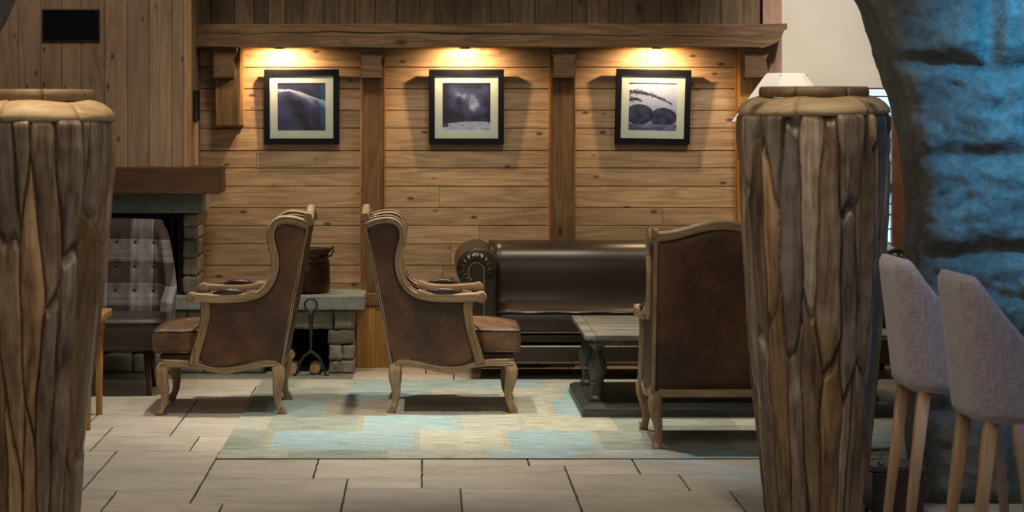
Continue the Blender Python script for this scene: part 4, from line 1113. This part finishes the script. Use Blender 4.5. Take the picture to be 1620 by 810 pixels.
bm = B(); tube(bm, [(0, 0.005, .15), (0, .05, .135), (0, .40, .12), (0, .42, .0)], .008, 8, (1, 0, 0)); obj('log_bar', bm, M['iron'], an, True)
for i, (px, py, r, lab) in enumerate(((462, 578, .037, 'split log with pale end left of the andiron in the niche'), (498, 576, .035, 'round log end showing between the andiron feet'), (457, 558, .040, 'upper dim log at the left of the niche'))):
    Y = 13.86 if i < 2 else 13.97
    x, z = (px-671)*Y/3600, 1.65-(py-165)*Y/3600
    z = r+.002 if i < 2 else .037*2+r-.002
    t = thing('log', lab, 'log', (x, Y, z), 0, 'firewood logs in the niche')
    bm = B(); rings = [[(rr*(1+.06*math.sin(3*a+i))*math.cos(a), y, rr*(1+.06*math.sin(3*a+i))*math.sin(a)) for a in [2*PI*k/20 for k in range(20)]] for y, rr in ((0, r), (.1, r*1.02), (.22, r*.98), (.33, r))]
    ring_loft(bm, rings); obj('bark', bm, M['logbark'], t, True, bevel=0)
    bm = B(); rings = [[(rr*math.cos(a), y, rr*math.sin(a)) for a in [2*PI*k/20 for k in range(20)]] for y, rr in ((-.004, r*.86), (.002, r*.93))]
    ring_loft(bm, rings); obj('cut_end', bm, M['logend'], t, label='pale sawn end of the log')

# ================================================================== FLOOR LAMP
lp = thing('floor_lamp', 'floor lamp with a white six-sided tapered shade behind the right driftwood jar', 'lamp', ((1243-671)*13.33/3600, 13.33, ZR))
bm = B(); lathe(bm, [(.13, 0), (.13, .012), (.05, .025), (.014, .04), (.011, .06)], 32); obj('base', bm, M['black'], lp, True)
bm = B(); lathe(bm, [(.010, .05), (.010, 1.66)], 12); obj('pole', bm, M['black'], lp, True)
bm = B(); rot = math.radians(8)
ro = [[(r*math.cos(rot+PI/3*k), r*math.sin(rot+PI/3*k), z) for k in range(6)] for z, r in ((1.545, .325), (1.81, .128), (1.826, .112))]
vr = ring_loft(bm, ro, False)
sh = obj('lamp_shade', bm, M['shade'], lp); so = sh.modifiers.new('s', 'SOLIDIFY'); so.thickness = 0.004
bm = B(); bmesh.ops.create_icosphere(bm, subdivisions=2, radius=.035, matrix=Matrix.Translation((0, 0, 1.68))); obj('bulb', bm, M['lampglass'], lp, True)
bm = B()
for k in range(3):
    a = rot+2*PI*k/3; tube(bm, [(0, 0, 1.655), (.13*math.cos(a), .13*math.sin(a), 1.815)], .003, 6, (0, 1, 0))
obj('shade_spider', bm, M['black'], lp)

# ================================================================== DRIFTWOOD JARS
def make_jar(label, loc, S, seed, prof, tone, rot=0):
    """prof: list (z, r) of the body; the body is a patchwork of driftwood pieces"""
    root = thing('driftwood_jar', label, 'jar', loc, rot, 'tall driftwood jars')
    rng = np.random.RandomState(seed)
    NT, NZ = 620, 300
    zs = np.array([p[0] for p in prof]); rs = np.array([p[1] for p in prof]); o = np.argsort(zs); zs, rs = zs[o], rs[o]
    H = zs.max()
    th = np.linspace(0, 2*PI, NT, endpoint=False); zz = np.linspace(0.0, H, NZ)
    T, Z = np.meshgrid(th, zz, indexing='ij')
    W = (T+0.03*np.sin(2.6*Z+3*np.sin(T*2)+seed)+0.02*np.sin(7*Z+T*3+seed*2)+0.010*np.sin(21*Z+T*9))
    Zw = Z+0.03*np.sin(5*T+seed)+0.012*np.sin(23*T+Z*6)
    sd = []
    ncol = 21
    for c in range(ncol):
        z = -rng.uniform(0.0, 0.5)
        while z < H+0.4:
            ln = rng.uniform(0.45, 1.15)
            zc = z+ln/2
            if H-0.30 < zc < H+0.12: zc = H+0.12
            sd.append(((c+rng.uniform(-.36, .36))*2*PI/ncol, zc)); z += ln
    sd = np.array(sd); tint = rng.rand(len(sd), 3); wgt = rng.uniform(-0.10, 0.12, len(sd))
    F1 = np.full(T.shape, 9.0); F2 = np.full(T.shape, 9.0); ID = np.zeros(T.shape, int)
    for k, (a, b) in enumerate(sd):
        dt = (W-a+PI) % (2*PI)-PI
        d = (np.abs(dt*0.27/0.080)**2.6+np.abs((Zw-b)/0.80)**2.6)**(1/2.6)+wgt[k]
        nw = d < F1; F2 = np.where(nw, F1, np.minimum(F2, d)); F1 = np.where(nw, d, F1); ID = np.where(nw, k, ID)
    e = np.clip((F2-F1)/0.34, 0, 1); hgt = 0.80*np.clip((F2-F1)/0.09, 0, 1)**0.6+0.20*(1-(1-e)**2.0)
    DT = (W-sd[ID, 0]+PI) % (2*PI)-PI
    base = np.interp(Z, zs, rs)*(1+0.9*(1/np.cos(np.clip(DT, -.3, .3))-1)-0.012)
    lift = rng.uniform(-0.012, 0.010, len(sd))[ID]
    Rr = base-0.042+0.042*hgt+lift*np.clip(e*3, 0, 1)+0.002*np.sin(Z*60+ID)*np.clip(e, 0, 1)*0.5
    tipz = np.clip((H-Z)/0.02, 0, 1); Rr = Rr-0.012*(1-tipz)
    X = Rr*np.cos(T); Y = Rr*np.sin(T)
    co = np.stack([X, Y, Z], -1).reshape(-1, 3)
    idx = np.arange(NT*NZ).reshape(NT, NZ); nx = np.roll(idx, -1, 0)
    fc = np.stack([idx[:, :-1], nx[:, :-1], nx[:, 1:], idx[:, 1:]], -1).reshape(-1, 4)
    me = bpy.data.meshes.new('body'); me.vertices.add(len(co)); me.vertices.foreach_set('co', co.ravel())
    me.loops.add(fc.size); me.loops.foreach_set('vertex_index', fc.ravel()); me.polygons.add(len(fc))
    me.polygons.foreach_set('loop_start', np.arange(0, fc.size, 4)); me.polygons.foreach_set('loop_total', np.full(len(fc), 4))
    me.update(); me.validate()
    at = me.color_attributes.new('tint', 'FLOAT_COLOR', 'POINT')
    tt = tint.copy(); tt[:, 1] = np.clip(tone+0.6*(tint[:, 1]-.5), 0, 1)
    colr = np.concatenate([tt[ID].reshape(-1, 3), np.ones((NT*NZ, 1))], 1); at.data.foreach_set('color', colr.ravel())
    me.materials.append(M['drift']); me.shade_smooth()
    bo = bpy.data.objects.new('body', me); C.objects.link(bo); bo.parent = root
    # shoulder pieces
    rnd = random.Random(seed+4); rt = prof[-1][1]; rimr = 0.205*S
    def arc_pieces(n, fn, rndoff):
        bm = B(); a = rndoff
        cuts = [a+2*PI*k/n+rnd.uniform(-.12, .12) for k in range(n)]; cuts.append(cuts[0]+2*PI)
        for c0, c1 in zip(cuts, cuts[1:]):
            g = 0.008; m = 14; rings = []; amp = rnd.uniform(-.003, .004)
            for k in range(m+1):
                a = c0+g+(c1-c0-2*g)*k/m; en = 1-0.18*(abs(2*k/m-1))**8
                rings.append([(r*math.cos(a), r*math.sin(a), z) for r, z in fn(a, k/m, en, amp)])
            ring_loft(bm, rings)
        return bm
    def sh_fn(a, t, en, amp):
        out = []
        P = [(rt-.012, H-.014), (rt+.002, H-.004), (rt+.001, H+.010), (rt-.014*S, H+.030), (rt-.038*S, H+.048), (rimr, H+.060), (rimr-.02, H+.055), (rimr-.03, H+.01), (rt-.06, H-.02)]
        w = 0.004*math.sin(a*5+amp*500)
        for r, z in P: out.append((r*(1 if en > .99 else (0.985+.015*en)), z+w*(z > H+0.005)+amp))
        return out
    obj('shoulder', arc_pieces(6, sh_fn, 0.35+seed), M['drift_shoulder'], root, True)
    def rim_fn(a, t, en, amp):
        r0, r1 = rimr-.036, rimr-.002+amp; z0, z1 = H+.058, H+.100
        dr = 0.004*math.sin(a*8)
        return [(r0, z0), (r1+dr, z0), (r1+.003+dr, z0+.02), (r1+dr, z1-.006), (r1-.006+dr, z1), (r0+.006, z1), (r0, z1-.006)]
    obj('rim', arc_pieces(7, rim_fn, 1.1+seed), M['drift_rim'], root, True)
    bm = B(); lathe(bm, [(0.005, .02), (prof[0][1]-.05, .02), (.20*S, H*.6), (rt-.07, H-.03), (rimr-.042, H+.05), (rimr-.05, H+.05), (rt-.09, H-.05), (.17*S, H*.6), (.10*S, .04), (0.005, .04)], 40, caps=False)
    obj('inner_lining', bm, M['matt_black'], root, True)
    return root
prR = [(0, .176), (.127, .184), (.387, .208), (.623, .231), (.859, .252), (1.095, .268), (1.35, .282), (1.52, .288), (1.59, .286), (1.621, .280)]
KJ = 8.95/8.5
prR = [(0, .170*KJ)]+[(1.65-(1.65-z)*KJ, r*KJ) for z, r in prR if z > 0.1]
make_jar('tall driftwood jar on the right, in front of the stone arch', ((1287-671)*8.95/3600, 8.95, 0), KJ, 5, prR, 0.5)
prL = [(0, .158), (.198, .166), (.40, .184), (.64, .210), (.90, .238), (1.15, .262), (1.35, .282), (1.50, .293), (1.575, .292), (1.603, .286)]
make_jar('tall driftwood jar on the left, cut by the photo edge', ((54-671)*8.1/3600, 8.1, 0), 1.03, 14, prL, 0.42, 0.6)

# ================================================================== BAR STOOLS
def make_stool(label):
    root = thing('bar_stool', label, 'stool', (0, 0, 0), 0, 'linen bar stools by the stone wall')
    # local: faces +X; U shaped shell
    nu, nz = 72, 22
    def plan(u, z):        # u -1..1 ; around the back
        a = abs(u); s = 1 if u >= 0 else -1; lean = 0.055*(z-.625)/.475
        half = 0.205; rc = 0.10; fl = half-rc; back = -0.20-lean+.0
        # arclength params: straight back fl, corner, side
        cl = rc*PI/2; side = 0.40; tot = fl+cl+side; l = a*tot
        if l < fl: x, y, nx_, ny_ = back, l, -1, 0
        elif l < fl+cl:
            q = (l-fl)/rc; x, y = back+rc-rc*math.cos(q), fl+rc*math.sin(q); nx_, ny_ = -math.cos(q), math.sin(q)
        else: x, y = back+rc+(l-fl-cl), half; nx_, ny_ = 0, 1
        return x, s*y, nx_, s*ny_
    def topz(x):
        # height along the side: high at the back, hollow slope down to the front
        d = max(0, x+0.232); v = 1.45*(math.sqrt(d*d+0.0009)-0.03)
        return 1.10-v/(1+(v/0.37)**6)**(1/6)
    bm = B(); vo = []; vi = []
    for i in range(nu+1):
        u = -1+2*i/nu; ro = []; ri = []
        for j in range(nz+1):
            v = j/nz
            x, y, a, b = plan(u, 1.0); zt = topz(x)
            z = .625+(zt-.625)*v
            x, y, a, b = plan(u, z); rim = max(0, (v-.93)/.07); bot = max(0, (.06-v)/.06)
            th = 0.05; r = 0.016*rim**2+0.018*bot**2
            ro.append(bm.verts.new((x-a*r, y-b*r, z))); ri.append(bm.verts.new((x-a*(th-r), y-b*(th-r), z)))
        vo.append(ro); vi.append(ri)
    for V in (vo, vi):
        for i in range(nu):
            for j in range(nz): bm.faces.new((V[i][j], V[i+1][j], V[i+1][j+1], V[i][j+1]))
    for i in range(nu):
        for j in (0, nz): bm.faces.new((vo[i][j], vo[i+1][j], vi[i+1][j], vi[i][j]))
    for j in range(nz):
        for i in (0, nu): bm.faces.new((vo[i][j], vo[i][j+1], vi[i][j+1], vi[i][j]))
    obj('shell', bm, M['linen'], root, True)
    poly = smooth_path([(-.16, -.15), (0, -.158), (.22, -.158), (.245, -.10), (.25, 0), (.245, .10), (.22, .158), (0, .158), (-.16, .15), (-.17, 0)], 4, True)
    bm = B(); ring_loft(bm, [[(x*s, y*s, z) for x, y in poly] for z, s in ((.622, .93), (.63, .98), (.66, 1), (.73, 1), (.755, .96), (.768, .8), (.773, .3))]); obj('seat', bm, M['linen'], root, True)
    for sx, sy in ((-1, -1), (-1, 1), (1, -1), (1, 1)):
        bm = B(); x0, y0 = (-.150 if sx < 0 else .17), sy*.145; x1, y1 = x0+sx*.075, sy*.165
        rings = [[(x1+(x0-x1)*t+a, y1+(y0-y1)*t+b, .632*t) for a, b in rrect(.026+.018*t, .026+.018*t, .25)] for t in (0, .5, 1)]
        ring_loft(bm, rings); obj('leg', bm, M['leg_wood'], root, True)
    return root
s1 = make_stool('grey linen bar stool, the left one beside the driftwood jar')
s2 = copy_tree(s1); s2['label'] = 'grey linen bar stool, the right one cut by the photo edge'
s1.location = (1.925, 8.25, 0); s1.rotation_euler[2] = math.radians(2)
s2.location = (1.965, 7.47, 0); s2.rotation_euler[2] = math.radians(3)

# ================================================================== LOW CHEST behind the stool
ck = thing('wooden_chest', 'low dark wooden chest with a small brass handle between the jar and the stool', 'chest', (1.885, 9.17, 0), math.radians(6))
bm = B(); box(bm, -.105, .105, -.085, .085, .02, .182); obj('body', bm, M['dark_leg'], ck, bevel=.005)
bm = B(); box(bm, -.112, .112, -.092, .092, .184, .206); obj('lid', bm, M['redbrown'], ck, bevel=.005)
h = B(); lathe(h, [(.014, .206), (.012, .212), (.005, .219), (.005, .258), (.007, .264)], 16, (-.055, -.03, 0)); hd = obj('handle', h, M['brass'], ck, True)
bm = B(); tube(bm, [(-.095, -.03, .262), (-.085, -.03, .263), (-.03, -.03, .265), (-.02, -.03, .267), (-.008, -.03, .268)], lambda t: .006+.004*(t > .6), 10, (0, 1, 0)); obj('grip', bm, M['redbrown'], hd, True)
for x in (-.09, .09):
    for y in (-.07, .07):
        bm = B(); box(bm, x-.012, x+.012, y-.012, y+.012, 0, .02); obj('foot', bm, M['dark_leg'], ck)
